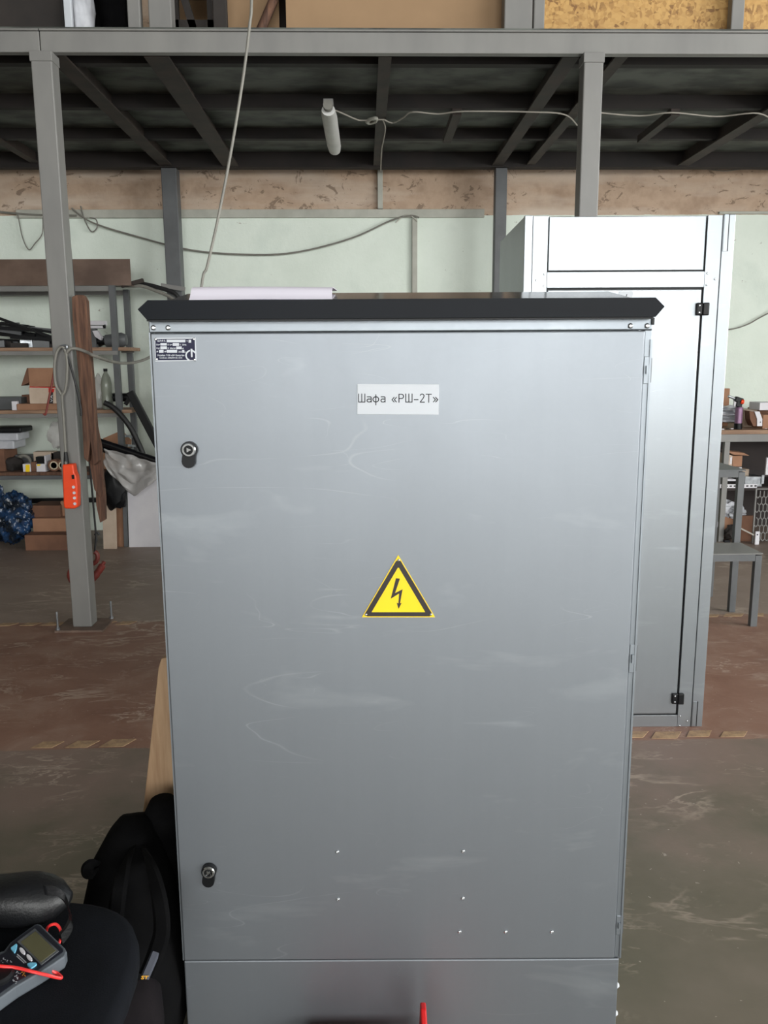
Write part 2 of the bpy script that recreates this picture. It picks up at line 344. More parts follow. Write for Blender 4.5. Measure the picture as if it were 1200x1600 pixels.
# ================================================================== the hall
struct(MB().box(LEFT, RIGHT, REAR, WALL+0.2, -0.2, 0).build('floor', FLOORM, origin=(0, 0, 0)), 'worn concrete floor with a red-brown walkway lane')
floor = bpy.data.objects['floor']
struct(MB().box(LEFT, RIGHT, WALL, WALL+0.3, 0, ROOF).build('wall_back', WALLM, origin=(0, WALL, 0)), 'mint green wall with a bare tan plaster band above')
hallm = pm('pale_hall_plaster', (196, 196, 190), 0.85, 0, (184, 184, 178), 2)
def windowed(name, spans, lo, hi, mk, label, WZ0=WZ0):
    mb = MB(); mk(mb, lo, hi, 0, WZ0); mk(mb, lo, hi, WZ1, ROOF); e = lo
    for a, b in spans: mk(mb, e, a, WZ0, WZ1); e = b
    mk(mb, e, hi, WZ0, WZ1)
    wo = struct(mb.build(name, hallm, origin=(0, 0, 0)), label)
    return wo
wr = windowed('wall_rear', REARW, LEFT, RIGHT, lambda mb, a, b, z0, z1: mb.box(a, b, REAR-0.25, REAR, z0, z1), 'plastered end wall with high windows')
wg = windowed('wall_right', RIGHTW, REAR, WALL+0.3, lambda mb, a, b, z0, z1: mb.box(RIGHT, RIGHT+0.25, a, b, z0, z1), 'plastered side wall with high windows', RZ_0)
struct(MB().box(LEFT-0.25, LEFT, REAR, WALL+0.3, 0, ROOF).build('wall_left', pm('dull_hall_plaster', (120, 116, 108), 0.9), origin=(LEFT, 0, 0)), 'plain plastered side wall')
struct(MB().box(LEFT-0.25, RIGHT+0.25, REAR-0.25, WALL+0.3, ROOF, ROOF+0.2).build('ceiling', pm('hall_roof', (120, 120, 118), 0.9)), 'grey hall roof')
n = 0
for a, b in REARW:
    n += 1; mb = MB(); k = 4
    for i in range(k+1): x = a+(b-a)*i/k; mb.box(x-0.025, x+0.025, REAR-0.16, REAR-0.1, WZ0, WZ1)
    for i in range(4): z = WZ0+(WZ1-WZ0)*i/3; mb.box(a, b, REAR-0.16, REAR-0.1, z-0.025, z+0.025)
    struct(mb.build('window_%d' % n, STEELGREY), 'steel window grid in the end wall')
for a, b in RIGHTW:
    n += 1; mb = MB(); k = 4
    for i in range(k+1): y = a+(b-a)*i/k; mb.box(RIGHT+0.1, RIGHT+0.16, y-0.025, y+0.025, RZ_0, WZ1)
    for i in range(5): z = RZ_0+(WZ1-RZ_0)*i/4; mb.box(RIGHT+0.1, RIGHT+0.16, a, b, z-0.025, z+0.025)
    struct(mb.build('window_%d' % n, STEELGREY), 'steel window grid in the side wall')
# hazard tape on the floor: slanted dashes along both edges of the lane
dash = MB().prism([(-0.075, -0.033, 0), (0.035, -0.033, 0), (0.075, 0.033, 0), (-0.035, 0.033, 0)], (0, 0, 0.002)).build('tape_dash', TAPE, floor)
first = True
for y0, x0, x1 in ((3.245, -1.75, 2.2), (4.875, -2.6, 3.2)):
    x = x0
    while x < x1:
        if random.random() > 0.16:
            c = dash if first else part(dash, floor, (0, 0, 0)); first = False
            c.location = (x, y0+random.uniform(-0.006, 0.006), 0.0005); c.scale = (random.uniform(0.75, 1.1), random.uniform(0.7, 1.05), 1)
        x += 0.143
# mezzanine deck overhead: sheet, cross purlins, long joists
DZ = 3.28; BY = 4.79; KY = 7.42
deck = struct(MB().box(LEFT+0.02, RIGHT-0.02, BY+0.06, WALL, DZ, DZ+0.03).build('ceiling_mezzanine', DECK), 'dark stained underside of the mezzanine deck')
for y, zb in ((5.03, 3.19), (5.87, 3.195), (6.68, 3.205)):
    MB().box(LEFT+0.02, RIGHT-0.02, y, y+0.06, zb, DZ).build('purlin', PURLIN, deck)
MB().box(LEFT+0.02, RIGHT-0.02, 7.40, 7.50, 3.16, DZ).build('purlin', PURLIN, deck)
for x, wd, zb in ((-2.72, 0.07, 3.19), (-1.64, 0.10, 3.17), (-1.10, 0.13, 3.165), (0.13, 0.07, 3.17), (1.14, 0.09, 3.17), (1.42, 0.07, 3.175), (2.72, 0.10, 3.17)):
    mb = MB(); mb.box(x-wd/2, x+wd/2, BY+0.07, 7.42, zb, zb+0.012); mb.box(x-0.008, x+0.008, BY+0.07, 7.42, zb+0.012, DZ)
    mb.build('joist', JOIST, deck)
for px, py in ((708, 190), (1035, 190)):
    p = gz(px, py, 3.18); MB().box(p.x-0.03, p.x+0.03, p.y-0.25, p.y+0.45, 3.15, 3.20).build('hanger', JOIST, deck)
# edge beam, in sections butted over the columns
XJ = -1.69
beam = thing('mezzanine_beam', 'long grey steel beam along the front edge of the mezzanine', 'beam', (0, BY, 3.165))
for a, b in ((LEFT+0.02, XJ-0.002), (XJ+0.002, RIGHT-0.02)):
    mb = MB(); mb.box(a, b, BY, BY+0.05, 3.165, DZ-0.012); mb.box(a, b, BY-0.012, BY+0.055, DZ-0.012, DZ-0.002)
    mb.build('channel', STEELGREY, beam, bevel=0.004)
def column(x0, y0, wd, top, label, group, plate=True):
    t = thing('steel_column', label, 'column', (x0+wd/2, y0+wd/2, 0), 0, group)
    MB().box(x0, x0+wd, y0, y0+wd, 0.012, top).build('post', STEELGREY if plate else STEELDARK, t, bevel=0.006)
    cx, cy = x0+wd/2, y0+wd/2
    pl = MB().box(cx-0.14, cx+0.14, cy-0.12, cy+0.12, 0, 0.012).build('base_plate', pm('dusty_brown_plate', (112, 92, 80), 0.7) if plate else STEELDARK, t)
    if plate:
        MB().box(x0-0.004, x0+wd+0.004, y0-0.006, y0+wd, top-0.05, top).build('cap_plate', STEELGREY, t, bevel=0.003)
        for sx, sy in ((-0.125, -0.105), (0.125, 0.105)):
            MB().lathe((cx+sx, cy+sy, 0.012), (0, 0, 1), [(0.012, 0), (0.012, 0.012), (0.006, 0.014), (0.006, 0.11)], 10).build('anchor_bolt', SCRAP, t)
    return t
column(-1.738, BY-0.02, 0.11, 3.165, 'grey front steel column hung with an orange pendant and old boards', 'front mezzanine columns')
column(1.190, BY-0.02, 0.105, 3.165, 'grey front steel column rising behind the tall rear cabinet', 'front mezzanine columns')
column(-1.69, KY, 0.13, 3.16, 'grey column by the back wall next to the storage rack', 'columns along the back wall', False)
column(1.13, KY, 0.10, 3.16, 'grey column by the back wall beside the tall rear cabinet', 'columns along the back wall', False)
# wall trunking and conduit
def wallbox(name, x0, x1, y0, y1, dep, mat, label, cat):
    mb = MB(); pbox(mb, x0, x1, y0, y1, WALL-dep, dep-0.001); return tag(mb.build(name, mat, bevel=0.003), label, cat)
wallbox('cable_trunking', 25, 757, 327, 340, 0.035, PIPEGREY, 'pale cable trunking running along the back wall under the plaster band', 'trunking')
wallbox('cable_trunking', 1124, 1260, 330, 334, 0.03, PIPEGREY, 'short pale trunking on the wall right of the tall cabinet', 'trunking')
wallbox('wall_conduit', 590, 598, 262, 326, 0.04, PIPEGREY, 'short vertical conduit in the middle of the plaster band', 'conduit')
wallbox('wall_conduit', 644, 652, 341, 600, 0.04, PIPEGREY, 'pale vertical conduit going down the mint wall', 'conduit')
def cable(name, pts, r, mat, label, n=6, cat='cable'):
    return tag(MB().tube(pts, r, n).build(name, mat, smooth=True), label, cat)
W = lambda x, y: at(x, y, WALL-0.045)
cable('wall_cable', [W(*p) for p in ((112, 325), (128, 338), (150, 350), (205, 367), (300, 391), (400, 398), (470, 393), (550, 372), (610, 345), (640, 337), (655, 340))], 0.008, WIREGREY, 'grey cable sagging in a long curve across the mint wall')
cable('wall_cable', [W(*p) for p in ((126, 322), (133, 345), (143, 362), (152, 355), (150, 343), (140, 340))], 0.006, WIREGREY, 'small loop of grey cable at the end of the trunking')
cable('wall_cable', [W(*p) for p in ((0, 331), (20, 333), (60, 336), (120, 337))], 0.009, WIREGREY, 'grey cable bundle leaving the left end of the trunking')
cable('wall_cable', [W(*p) for p in ((28, 335), (35, 370), (45, 390), (55, 380), (66, 365), (67, 340))], 0.005, WIREGREY, 'thin wire dangling on the wall left of the front column')
cable('wall_cable', [W(*p) for p in ((1128, 516), (1150, 513), (1170, 506), (1186, 497), (1215, 482))], 0.006, WIREGREY, 'thin wire on the mint wall right of the tall cabinet')
cable('wall_cable', [W(*p) for p in ((1090, 262), (1130, 267), (1165, 264), (1215, 266))], 0.005, WIREGREY, 'thin wire just below the deck at the upper right')
cable('wall_cable', [W(*p) for p in ((618, 348), (628, 339), (640, 336), (652, 346))], 0.006, PIPEGREY, 'short bent wire at the top of the vertical conduit')
# wiring under the deck and the lamp
G = lambda x, y: gz(x, y, 3.158)
lamp = thing('tube_lamp', 'white tubular lamp fixed under the dark mezzanine deck', 'lamp', tuple(G(517, 205)))
a, b = gz(513, 172, 3.10), gz(523, 235, 3.10)
d = (b-a).normalized(); s_ = Vector((d.y, -d.x, 0))
rings = []
for k in range(9):
    tt = k/8; rr = 0.05 if 0 < k < 8 else 0.043; p = a.lerp(b, tt)
    rings.append([p+s_*rr*math.cos(q)+Vector((0, 0, 1))*(0.034*math.sin(q)) for q in [2*math.pi*i/14 for i in range(14)]])
MB().loft(rings).build('diffuser', LAMPWHITE, lamp, smooth=True)
MB().bar(a+Vector((0, 0, 0.045)), b+Vector((0, 0, 0.045)), 0.06, 0.045).build('housing', STEELGREY, lamp)
MB().lathe(a-d*0.02+Vector((0, 0, 0.012)), tuple(-d), [(0.03, 0), (0.03, 0.05), (0.02, 0.05)], 12).build('end_cap', WIREGREY, lamp, smooth=True)
MB().bar(a.lerp(b, 0.12)+Vector((0, 0, 0.06)), a.lerp(b, 0.12)+Vector((0, 0, 0.09)), 0.03, 0.03).build('bracket', STEELDARK, lamp)
MB().bar(a.lerp(b, 0.85)+Vector((0, 0, 0.06)), a.lerp(b, 0.85)+Vector((0, 0, 0.10)), 0.03, 0.03).build('bracket', STEELDARK, lamp)
cable('lamp_cable', [G(520, 171), G(535, 177), G(558, 187), G(570, 188), G(590, 187), G(600, 187)], 0.0048, WIREWHITE, 'short white cable from the lamp to the wire clamp')
tag(MB().tube([G(574, 189), G(580, 186), G(588, 185), G(586, 190), G(577, 192), G(573, 190)], 0.012, 8).build('cable_clamp', PIPEGREY, smooth=True), 'small pale clamp on the lamp wiring under the deck', 'clamp')
cable('drop_cable', [G(598, 187), G(602, 200), G(599, 220), G(596, 236), at(595, 268, 7.38)], 0.0048, WIREWHITE, 'white cable following the middle joist back to the wall')
cable('deck_cable', [G(*p) for p in ((600, 187), (614, 192), (630, 184), (645, 175), (685, 178), (725, 174), (830, 175), (882, 179), (902, 196))], 0.0048, WIREWHITE, 'white cable strung under the deck left of the right column')
cable('deck_cable', [G(*p) for p in ((936, 176), (1000, 181), (1050, 176), (1120, 182), (1185, 177), (1215, 195))], 0.0048, WIREWHITE, 'white cable strung under the deck right of the right column')
Yc = 2.95
pts = [at(*p, Yc) for p in ((393, 0), (390, 40), (380, 120), (363, 225), (342, 335), (324, 415), (314, 455))]
pts = [Vector((pts[0].x+0.03, Yc, ROOF)), Vector((pts[0].x+0.025, Yc, 4.6)), Vector((pts[0].x+0.018, Yc, 3.5)), Vector((pts[0].x+0.012, Yc, 3.0))]+pts+[pts[-1]+Vector((-0.07, 0, -0.5)), pts[-1]+Vector((-0.05, 0, -1.2)), Vector((pts[-1].x, Yc, 0.008)), Vector((pts[-1].x+0.4, Yc-0.1, 0.008))]
cable('hanging_cable', pts, 0.0048, WIREGREY, 'thin grey cable hanging from above behind the front cabinet', 8)

# ================================================================== things on the mezzanine
UZ = DZ+0.03
def upbox(name, x0, x1, Y, dep, top, mat, label, cat, group=None, bevel=0.004, lean=0):
    a, b = at(x0, 25, Y), at(x1, 25, Y)
    return tag(MB().box(a.x, b.x, Y, Y+dep, UZ, UZ+top).build(name, mat, bevel=bevel), label, cat, group)
upbox('dark_crate', -60, 99, 4.98, 0.4, 0.7, DARKSTUFF, 'large dark brown crate at the left end of the mezzanine', 'crate')
upbox('white_batten', 100, 112, 4.93, 0.03, 1.0, SIGNWHITE, 'narrow white batten standing by the dark crate', 'batten')
crumple('sack', GREYBAG, tuple(at(128, 20, 5.05)), (0.06, 0.06, 0.28), 0.25, 3, flat=UZ); tag(bpy.data.objects['sack'], 'crumpled off-white sack on the mezzanine', 'sack')
o = crumple('bundle', BLACKFAB, tuple(at(168, 16, 5.3)), (0.12, 0.10, 0.33), 0.3, 9, flat=UZ); tag(o, 'heap of black material on the mezzanine by the grey posts', 'bundle')
upbox('rail_post', 199, 219, 4.87, 0.06, 1.3, STEELGREY, 'narrower grey post of the pair above the left bay', 'post', 'posts on the mezzanine', 0.006)
upbox('rail_post', 232, 268, 4.87, 0.10, 1.3, STEELGREY, 'wider grey post of the pair above the left bay', 'post', 'posts on the mezzanine', 0.006)
upbox('rail_post', 788, 832, 4.87, 0.10, 1.3, STEELGREY, 'wide grey post right of the tan board', 'post', 'posts on the mezzanine', 0.006)
upbox('rail_post', 834, 851, 4.89, 0.06, 1.3, STEELGREY, 'narrow grey post touching the left oriented strand board', 'post', 'posts on the mezzanine', 0.006)
upbox('rail_post', 1143, 1163, 4.87, 0.06, 1.3, STEELGREY, 'grey post between the two strand boards', 'post', 'posts on the mezzanine', 0.006)
upbox('strand_board', 850, 1142, 4.96, 0.018, 1.2, OSB, 'wide yellowish strand board panel above the right column', 'board', 'strand boards on the mezzanine', 0)
upbox('strand_board', 1150, 1330, 4.985, 0.018, 1.2, OSB, 'strand board panel at the far right edge', 'board', 'strand boards on the mezzanine', 0)
upbox('fibre_board', 447, 786, 5.0, 0.02, 0.9, TANBOARD, 'large plain tan board standing on the mezzanine', 'board', None, 0)
upbox('fibre_board', 355, 436, 5.16, 0.02, 0.8, TANBOARD, 'smaller tan board behind the leaning pipe', 'board', None, 0)
upbox('brown_post', 333, 354, 5.0, 0.05, 1.0, DARKSTUFF, 'dark brown wooden post on the mezzanine', 'post')
t = thing('wooden_frame', 'dark open wooden frame with a diagonal brace on the mezzanine', 'frame', tuple(at(300, 40, 5.1))[:2]+(UZ,))
a, b = at(270, 20, 5.1).x, at(332, 20, 5.1).x
MB().box(a, b, 5.1, 5.14, UZ, UZ+0.13).build('rail', DARKSTUFF, t); MB().box(a, b, 5.1, 5.14, UZ+0.245, UZ+0.5).build('rail', DARKSTUFF, t)
MB().bar((a+0.06, 5.12, UZ+0.26), (b-0.1, 5.12, UZ+0.05), 0.04, 0.04).build('brace', DARKSTUFF, t)
MB().box(a, a+0.03, 5.1, 5.14, UZ, UZ+0.5).build('stile', DARKSTUFF, t); MB().box(b-0.03, b, 5.1, 5.14, UZ, UZ+0.5).build('stile', DARKSTUFF, t)
tag(MB().box(at(262, 20, 5.5).x, at(345, 20, 5.5).x, 5.5, 5.53, UZ, UZ+0.6).build('backing_board', TANBOARD), 'beige board seen through the dark wooden frame', 'board')
p = at(410, 40, 5.05); q = at(436, -20, 5.05); q2 = p+(q-p)*2.4; p0 = Vector((p.x-0.03, 5.05, UZ+0.02))
tag(MB().tube([p0, q2], 0.026, 10, smooth=False).build('leaning_pipe', OLDWOOD, smooth=True), 'brown pipe leaning beside the tan board', 'pipe')
tag(MB().box(at(434, 20, 5.3).x, at(452, 20, 5.3).x, 5.3, 5.34, UZ, UZ+0.9).build('gap_shade_strip', DARKSTUFF), 'narrow dark strip added for the shaded gap between the tan boards', 'panel')  # dark strip standing in for the shade in the gap between the boards

# ================================================================== front cabinet
D1 = 1.67; CX = 0.035                                     # distance of its front, lateral centre (camera-yaw frame)
base = RT*CX+FW*D1
cab = thing('electrical_cabinet', 'large galvanised distribution cabinet with dark roof filling the foreground', 'cabinet', (base.x, base.y, 0), -YAW)
CM = WM[cab.name]
def c1(x, y, dy=0.0):                                     # pixel on the cabinet front (pushed back by dy) -> world point
    X, z = cf(x, y, D1+dy); return RT*X+FW*(D1+dy)+Vector((0, 0, z))
def lc(x, y, z): return CM @ Vector((x, y, z))            # cabinet's own frame -> world
class LB(MB):
    """boxes given in a root's own frame"""
    def __init__(s, root): super().__init__(); s.m = rootm(root)
    def box(s, *a, mi=0):
        b = len(s.v); super().box(*a, mi=mi); s.v[b:] = [s.m @ p for p in s.v[b:]]; return s
    def pr(s, pts, d, mi=0):
        return s.prism([s.m @ Vector(p) for p in pts], s.m.to_3x3() @ Vector(d), mi)
XL, XR, DEP = -0.4955, 0.4955, 0.52
DT, DB = 1.6075, 0.219                                    # door top and bottom
LB(cab).box(XL+0.004, XR-0.02, 0.03, DEP, DB, 1.632).build('body', GALV2, cab)
LB(cab).box(XL, XR, 0.004, 0.03, 1.6085, 1.632).build('top_rail', GALV2, cab, bevel=0.002)
LB(cab).box(XL, XL+0.003, 0.002, 0.03, DB, 1.6085).build('side_flange', GALV2, cab)
LB(cab).box(XR-0.0153, XR, 0.005, 0.05, DB, 1.6085).build('hinge_stile', GALV2, cab, bevel=0.002)
LB(cab).box(XR-0.004, XR, 0.002, 0.012, DB, 1.59).build('stile_lip', GALV2, cab)
LB(cab).box(XL+0.003, XR-0.0155, 0.0, 0.03, DB+0.001, DT-0.0005).build('door', GALV, cab, bevel=0.003, segs=3)
LB(cab).box(XL+0.002, XR-0.004, 0.002, DEP, 0.0, DB-0.0015).build('plinth', GALV, cab, bevel=0.003, segs=3)
# roof: black drip fascia with pointed ends, low-pitched sheet behind it
FZ0, FZ1, FM = 1.632, 1.668, 1.651
LB(cab).box(XL+0.004, XR-0.008, -0.022, 0.03, 1.629, 1.634).build('drip_seal', BLACKPL, cab)
mb = LB(cab)
mb.pr([(XL+0.006, -0.03, FZ0), (XL-0.010, -0.03, FM), (XL+0.010, -0.03, FZ1), (XR-0.008, -0.03, FZ1), (XR+0.010, -0.03, FM), (XR-0.006, -0.03, FZ0)], (0, 0.004, 0))
mb.build('front_fascia', CAP, cab)
for s, xe in ((-1, XL), (1, XR)):
    mb = LB(cab); i = xe-s*0.010
    mb.pr([(xe-s*0.006, -0.026, FZ0), (xe+s*0.010, -0.026, FM), (i, -0.026, FZ1), (i-s*0.003, -0.026, FZ1), (xe+s*0.007, -0.026, FM), (xe-s*0.009, -0.026, FZ0)], (0, DEP+0.05, 0))
    mb.build('side_fascia', CAP, cab)
RZ0 = 1.659; ry = 0.26; rz_ = 1.7025; RE = 0.022
mb = LB(cab); mb.pr([(XL+RE, -0.026, RZ0), (XL+RE, ry, rz_), (XL+RE, DEP+0.02, RZ0), (XL+RE, DEP+0.02, RZ0-0.012), (XL+RE, -0.026, RZ0-0.012)], (XR-XL-2*RE, 0, 0))
mb.build('roof_sheet', CAPTOP, cab)
# corner clip on the right under the fascia
LB(cab).box(XR-0.004, XR+0.002, 0.0, 0.02, 1.618, 1.632).build('corner_clip', BLACKPL, cab, bevel=0.001)
def lx(px, py): X, z = cf(px, py, D1); return X-CX, z
for px, py, s in ((239, 512, 1.05), (262, 512, 1.05), (986, 509, 1.05), (1012, 509, 1.05)):
    x, z = lx(px, py); rivet(cab, x, 0.004, z, s)
x, z = lx(1014, 532); rivet(cab, x-0.001, 0.010, z, 0.8)
door = bpy.data.objects['door']
for px, py in ((527, 1331), (723.5, 1330), (528, 1405), (723, 1403.5), (718, 1456), (790, 1456), (862, 1456)):
    x, z = lx(px, py); rivet(cab, x, 0.0, z, 0.85)
# hinges on the right stile
for y0, y1 in ((557, 600), (1008, 1052), (1432, 1462)):
    x, z1 = lx(1000, y0); _, z0 = lx(1000, y1)
    h = LB(cab).box(XR-0.014, XR-0.001, 0.003, 0.011, z0, z1).build('hinge', GALV2, cab, bevel=0.001)
    mb = LB(cab); mb.box(XR-0.010, XR-0.0055, -0.002, 0.006, z0+(z1-z0)*0.36, z0+(z1-z0)*0.66); mb.build('hinge_knuckle', GALV2, h)
    LB(cab).box(XR-0.001, XR+0.002, 0.004, 0.02, z0+(z1-z0)*0.05, z1-0.003).build('hinge_leaf', STEELDARK, h)
for y in (1472, 1490):
    x, z = lx(967, y); rivet(cab, XR-0.008, 0.009, z, 0.5)
for z in (0.216, 0.135, 0.062):                           # screw heads along the plinth's right edge
    MB().lathe(lc(XR-0.004, 0.02, z), tuple(RT), [(0.007, 0), (0.007, 0.004), (0.004, 0.008), (0, 0.009)], 10).build('side_screw', SIGNWHITE, cab, smooth=True)
# locks
for px, py in ((297, 702), (327.5, 1358)):
    x, z = lx(px, py); r = 0.0165
    out = [(x+r*math.cos(q), -0.001, z+r*math.sin(q)) for q in [math.radians(-38+i*12.8) for i in range(21)]]
    out += [(x-0.0145, -0.001, z-0.016), (x-0.0155, -0.001, z-0.024)]+[(x-0.002+0.0135*math.cos(q), -0.001, z-0.0235-0.0135*abs(math.sin(q))) for q in [math.radians(180+i*22.5) for i in range(9)]]+[(x+0.0115, -0.001, z-0.022), (x+0.0118, -0.001, z-0.015)]
    k = LB(cab); k.pr(out, (0, -0.011, 0)); k = k.build('lock', BLACKPL, cab, bevel=0.002)
    MB().lathe(lc(x, -0.010, z), tuple(-FW), [(0.0142, 0), (0.0142, 0.003), (0.0125, 0.0052), (0.0092, 0.0052), (0.0082, 0.002), (0.0, 0.002)], 28).build('lock_barrel', CHROME, k, smooth=True, angle=30)
    m2 = LB(cab); m2.pr([(x-0.0035, -0.012, z+0.0045), (x+0.0055, -0.012, z), (x-0.0035, -0.012, z-0.0045)], (0, -0.0025, 0)); m2.build('key_insert', CHROME, k)
# name plate, in pixels of the photograph (a plate 65 px wide)
def plate_pts(z_, ox, oy, k): return [(ox+x/k, oy+y/k) for x, y in z_]
def decal(mb, pxs, off, th, mi=0):
    mb.prism([c1(x, y)-FW*off for x, y in pxs], -FW*th, mi)
def rect(x0, y0, x1, y1): return [(x0, y0), (x1, y0), (x1, y1), (x0, y1)]
np_ = MB(); decal(np_, plate_pts([(100, 118), (1062, 112), (1080, 660), (118, 672)], 235, 520, 15), 0.0, 0.0012)
npo = np_.build('nameplate', SIGNWHITE, cab); tag(npo, 'small navy and white rating plate')
m = MB(); decal(m, plate_pts([(118, 145), (1042, 140), (1056, 636), (134, 644)], 235, 520, 15), 0.0012, 0.0003); m.build('plate_field', NAVY, npo)
m = MB()
for r in ((385, 160, 825, 225), (900, 165, 960, 232), (240, 240, 388, 300), (528, 240, 675, 308), (240, 318, 390, 385), (612, 322, 738, 385), (208, 400, 312, 468), (388, 400, 632, 466), (748, 402, 800, 466)):
    decal(m, plate_pts(rect(*r), 235, 520, 15), 0.0015, 0.0002)
arc = [math.radians(q) for q in range(75, 305, 10)]
cxp, cyp = 955, 530
out = [(cxp+128*math.cos(-q), cyp+128*math.sin(-q)) for q in arc]; inn = [(cxp+98*math.cos(-q), cyp+98*math.sin(-q)) for q in arc]
arc1 = [math.radians(q) for q in range(100, 255, 8)]; arc2 = [math.radians(q) for q in range(75, 20, -8)]
for ar in (arc1, arc2):
    for q0, q1 in zip(ar, ar[1:]):
        decal(m, plate_pts([(cxp+r_*math.cos(q), cyp-r_*math.sin(q)) for r_, q in ((132, q0), (132, q1), (98, q1), (98, q0))], 235, 520, 15), 0.0015, 0.0002)
decal(m, plate_pts([(945, 375), (988, 375), (994, 570), (957, 572)], 235, 520, 15), 0.0015, 0.0003)
def ptext(txt, x, y, h, wd, bold=0.0):
    text_mesh(m, txt, h*1.35, lambda u, v: c1(235+(x+u)/15, 520+(y-v)/15)-FW*0.0017, 0, bold, wd)
for a in (('ШАФА', 165, 210, 46, 195), ('Y', 850, 215, 40, 32), ('Uн=', 140, 295, 38, 95), ('В', 405, 296, 36, 28), ('Iн=', 452, 296, 36, 70), ('А', 690, 298, 36, 28), ('50Hz', 745, 298, 36, 105),
          ('Uу=', 145, 378, 38, 90), ('В', 405, 378, 36, 28), ('Маса=', 458, 378, 36, 148), ('кг', 748, 380, 32, 42), ('IP', 150, 458, 36, 40), ('№', 332, 456, 36, 48), ('202', 660, 460, 36, 80), ('р.', 806, 462, 32, 32),
          ('Україна ТОВ «ІМ Енергія»', 165, 545, 38, 640), ('тел/факс (050)757-05-14/15', 215, 602, 30, 535)):
    ptext(*a, 1.2)
m.build('lettering', SIGNWHITE, npo)
for zx, zy in ((130, 152), (1028, 148), (152, 618), (1045, 632)):
    x, z = lx(235+zx/15, 520+zy/15); rivet(npo, x, -0.0012, z, 0.55)
# white label plate with drawn lettering
K = 1200/180
lp = MB(); decal(lp, plate_pts([(190, 133), (1040, 137), (1035, 452), (188, 448)], 530, 580, K), 0.0, 0.002)
lpo = lp.build('label_plate', SIGNWHITE, cab, bevel=0.0003); tag(lpo, 'white label plate reading Шафа «РШ-2Т»')
def arcp(cx, cy, rx, ry_, a0, a1, n=8): return [(cx+rx*math.cos(math.radians(a0+(a1-a0)*i/n)), cy-ry_*math.sin(math.radians(a0+(a1-a0)*i/n))) for i in range(n+1)]
def sha(x, wd): return [[(x, 236), (x, 321), (x+wd, 321), (x+wd, 236)], [(x+wd/2, 236), (x+wd/2, 321)]]
def small_a(x):
    return [[(x+4, 266), (x+34, 266)]+arcp(x+34, 278, 12, 12, 90, 0, 4)+[(x+46, 322)], [(x+46, 290), (x+16, 290)]+arcp(x+16, 305, 13, 15, 90, 270, 6)+[(x+34, 320), (x+46, 308)]]
def guil(x, s):
    return [[(x+22*(s < 0), 272), (x+22*(s > 0), 297), (x+22*(s < 0), 320)], [(x+24+22*(s < 0), 272), (x+24+22*(s > 0), 297), (x+24+22*(s < 0), 320)]]
strokes = sha(203, 64)+small_a(288)+[arcp(382, 293, 30, 27, 0, 360, 16), [(382, 245), (382, 350)]]+small_a(432)
strokes += guil(550, -1)+[[(622, 324), (622, 240), (650, 240)]+arcp(650, 262, 20, 22, 90, -90, 8)+[(622, 284)]]+sha(693, 66)+[[(781, 296), (822, 296)]]
strokes += [arcp(863, 257, 20, 19, 160, -20, 8)+[(878, 275), (843, 322), (888, 322)], [(905, 240), (960, 240)], [(932, 240), (932, 324)]]+guil(980, 1)
m = MB(); hw = 4.5
for st in strokes:
    for (xa, ya), (xb, yb) in zip(st, st[1:]):
        dx, dy = xb-xa, yb-ya; l = math.hypot(dx, dy) or 1; ex, ey = dx/l*hw*0.8, dy/l*hw*0.8; nx, ny = -dy/l*hw, dx/l*hw
        decal(m, plate_pts([(xa-ex+nx, ya-ey+ny), (xb+ex+nx, yb+ey+ny), (xb+ex-nx, yb+ey-ny), (xa-ex-nx, ya-ey-ny)], 530, 580, K), 0.002, 0.0002)
m.build('lettering', INK, lpo)
# electrical hazard triangle
wp = MB(); decal(wp, plate_pts([(617, 128), (1048, 856), (192, 856)], 540, 850, 7.5), 0.0, 0.0015)
wpo = wp.build('warning_sign', YELLOW, cab); tag(wpo, 'yellow triangular high-voltage warning sign')
m = MB()
bo = [(592, 195), (645, 195), (1010, 808), (985, 845), (252, 845), (230, 808)]; bi = [(612, 276), (624, 276), (932, 795), (932, 796), (305, 796), (305, 795)]
for i in range(6): decal(m, plate_pts([bo[i], bo[(i+1) % 6], bi[(i+1) % 6], bi[i]], 540, 850, 7.5), 0.0015, 0.0002)
m.build('border', SIGNBLACK, wpo)
m = MB(); decal(m, plate_pts([(590, 398), (637, 404), (580, 572), (668, 528), (638, 692), (658, 685), (620, 760), (598, 682), (618, 694), (627, 578), (528, 640)], 540, 850, 7.5), 0.0015, 0.0002); m.build('lightning_bolt', SIGNBLACK, wpo)
for zx, zy in ((622, 187), (238, 824), (1000, 822)):
    x, z = lx(540+zx/7.5, 850+zy/7.5); rivet(wpo, x, -0.0016, z, 0.55)
# paper sheets lying on the roof
sl = (rz_-RZ0)/(ry+0.026)
ZR = lambda y: RZ0+(y+0.026)*sl
def sheet(x0, x1, prof, label):
    n = 12; k = len(prof)-1; vs = []; fs = []
    for i in range(n+1):
        for y, z in prof:
            u = i/n; vs.append(lc(x0+(x1-x0)*u, y, z+0.0015*math.sin(3.1*u+y*9)))
    nn = len(vs); vs += [p+Vector((0, 0.0008, -0.0008)) for p in vs]
    for i in range(n):
        for j in range(k):
            q = i*(k+1)+j; fs.append((q, q+k+1, q+k+2, q+1)); fs.append((nn+q, nn+q+1, nn+q+k+2, nn+q+k+1))
        for q, e in ((i*(k+1), (i+1)*(k+1)), (i*(k+1)+k, (i+1)*(k+1)+k)): fs.append((q, e, nn+e, nn+q))
    for j in range(k):
        for q, e in ((j, j+1), (n*(k+1)+j, n*(k+1)+j+1)): fs.append((q, e, nn+e, nn+q))
    return tag(MB().add(vs, fs).build('paper_sheet', PAPER, smooth=True, angle=80), label, 'paper')
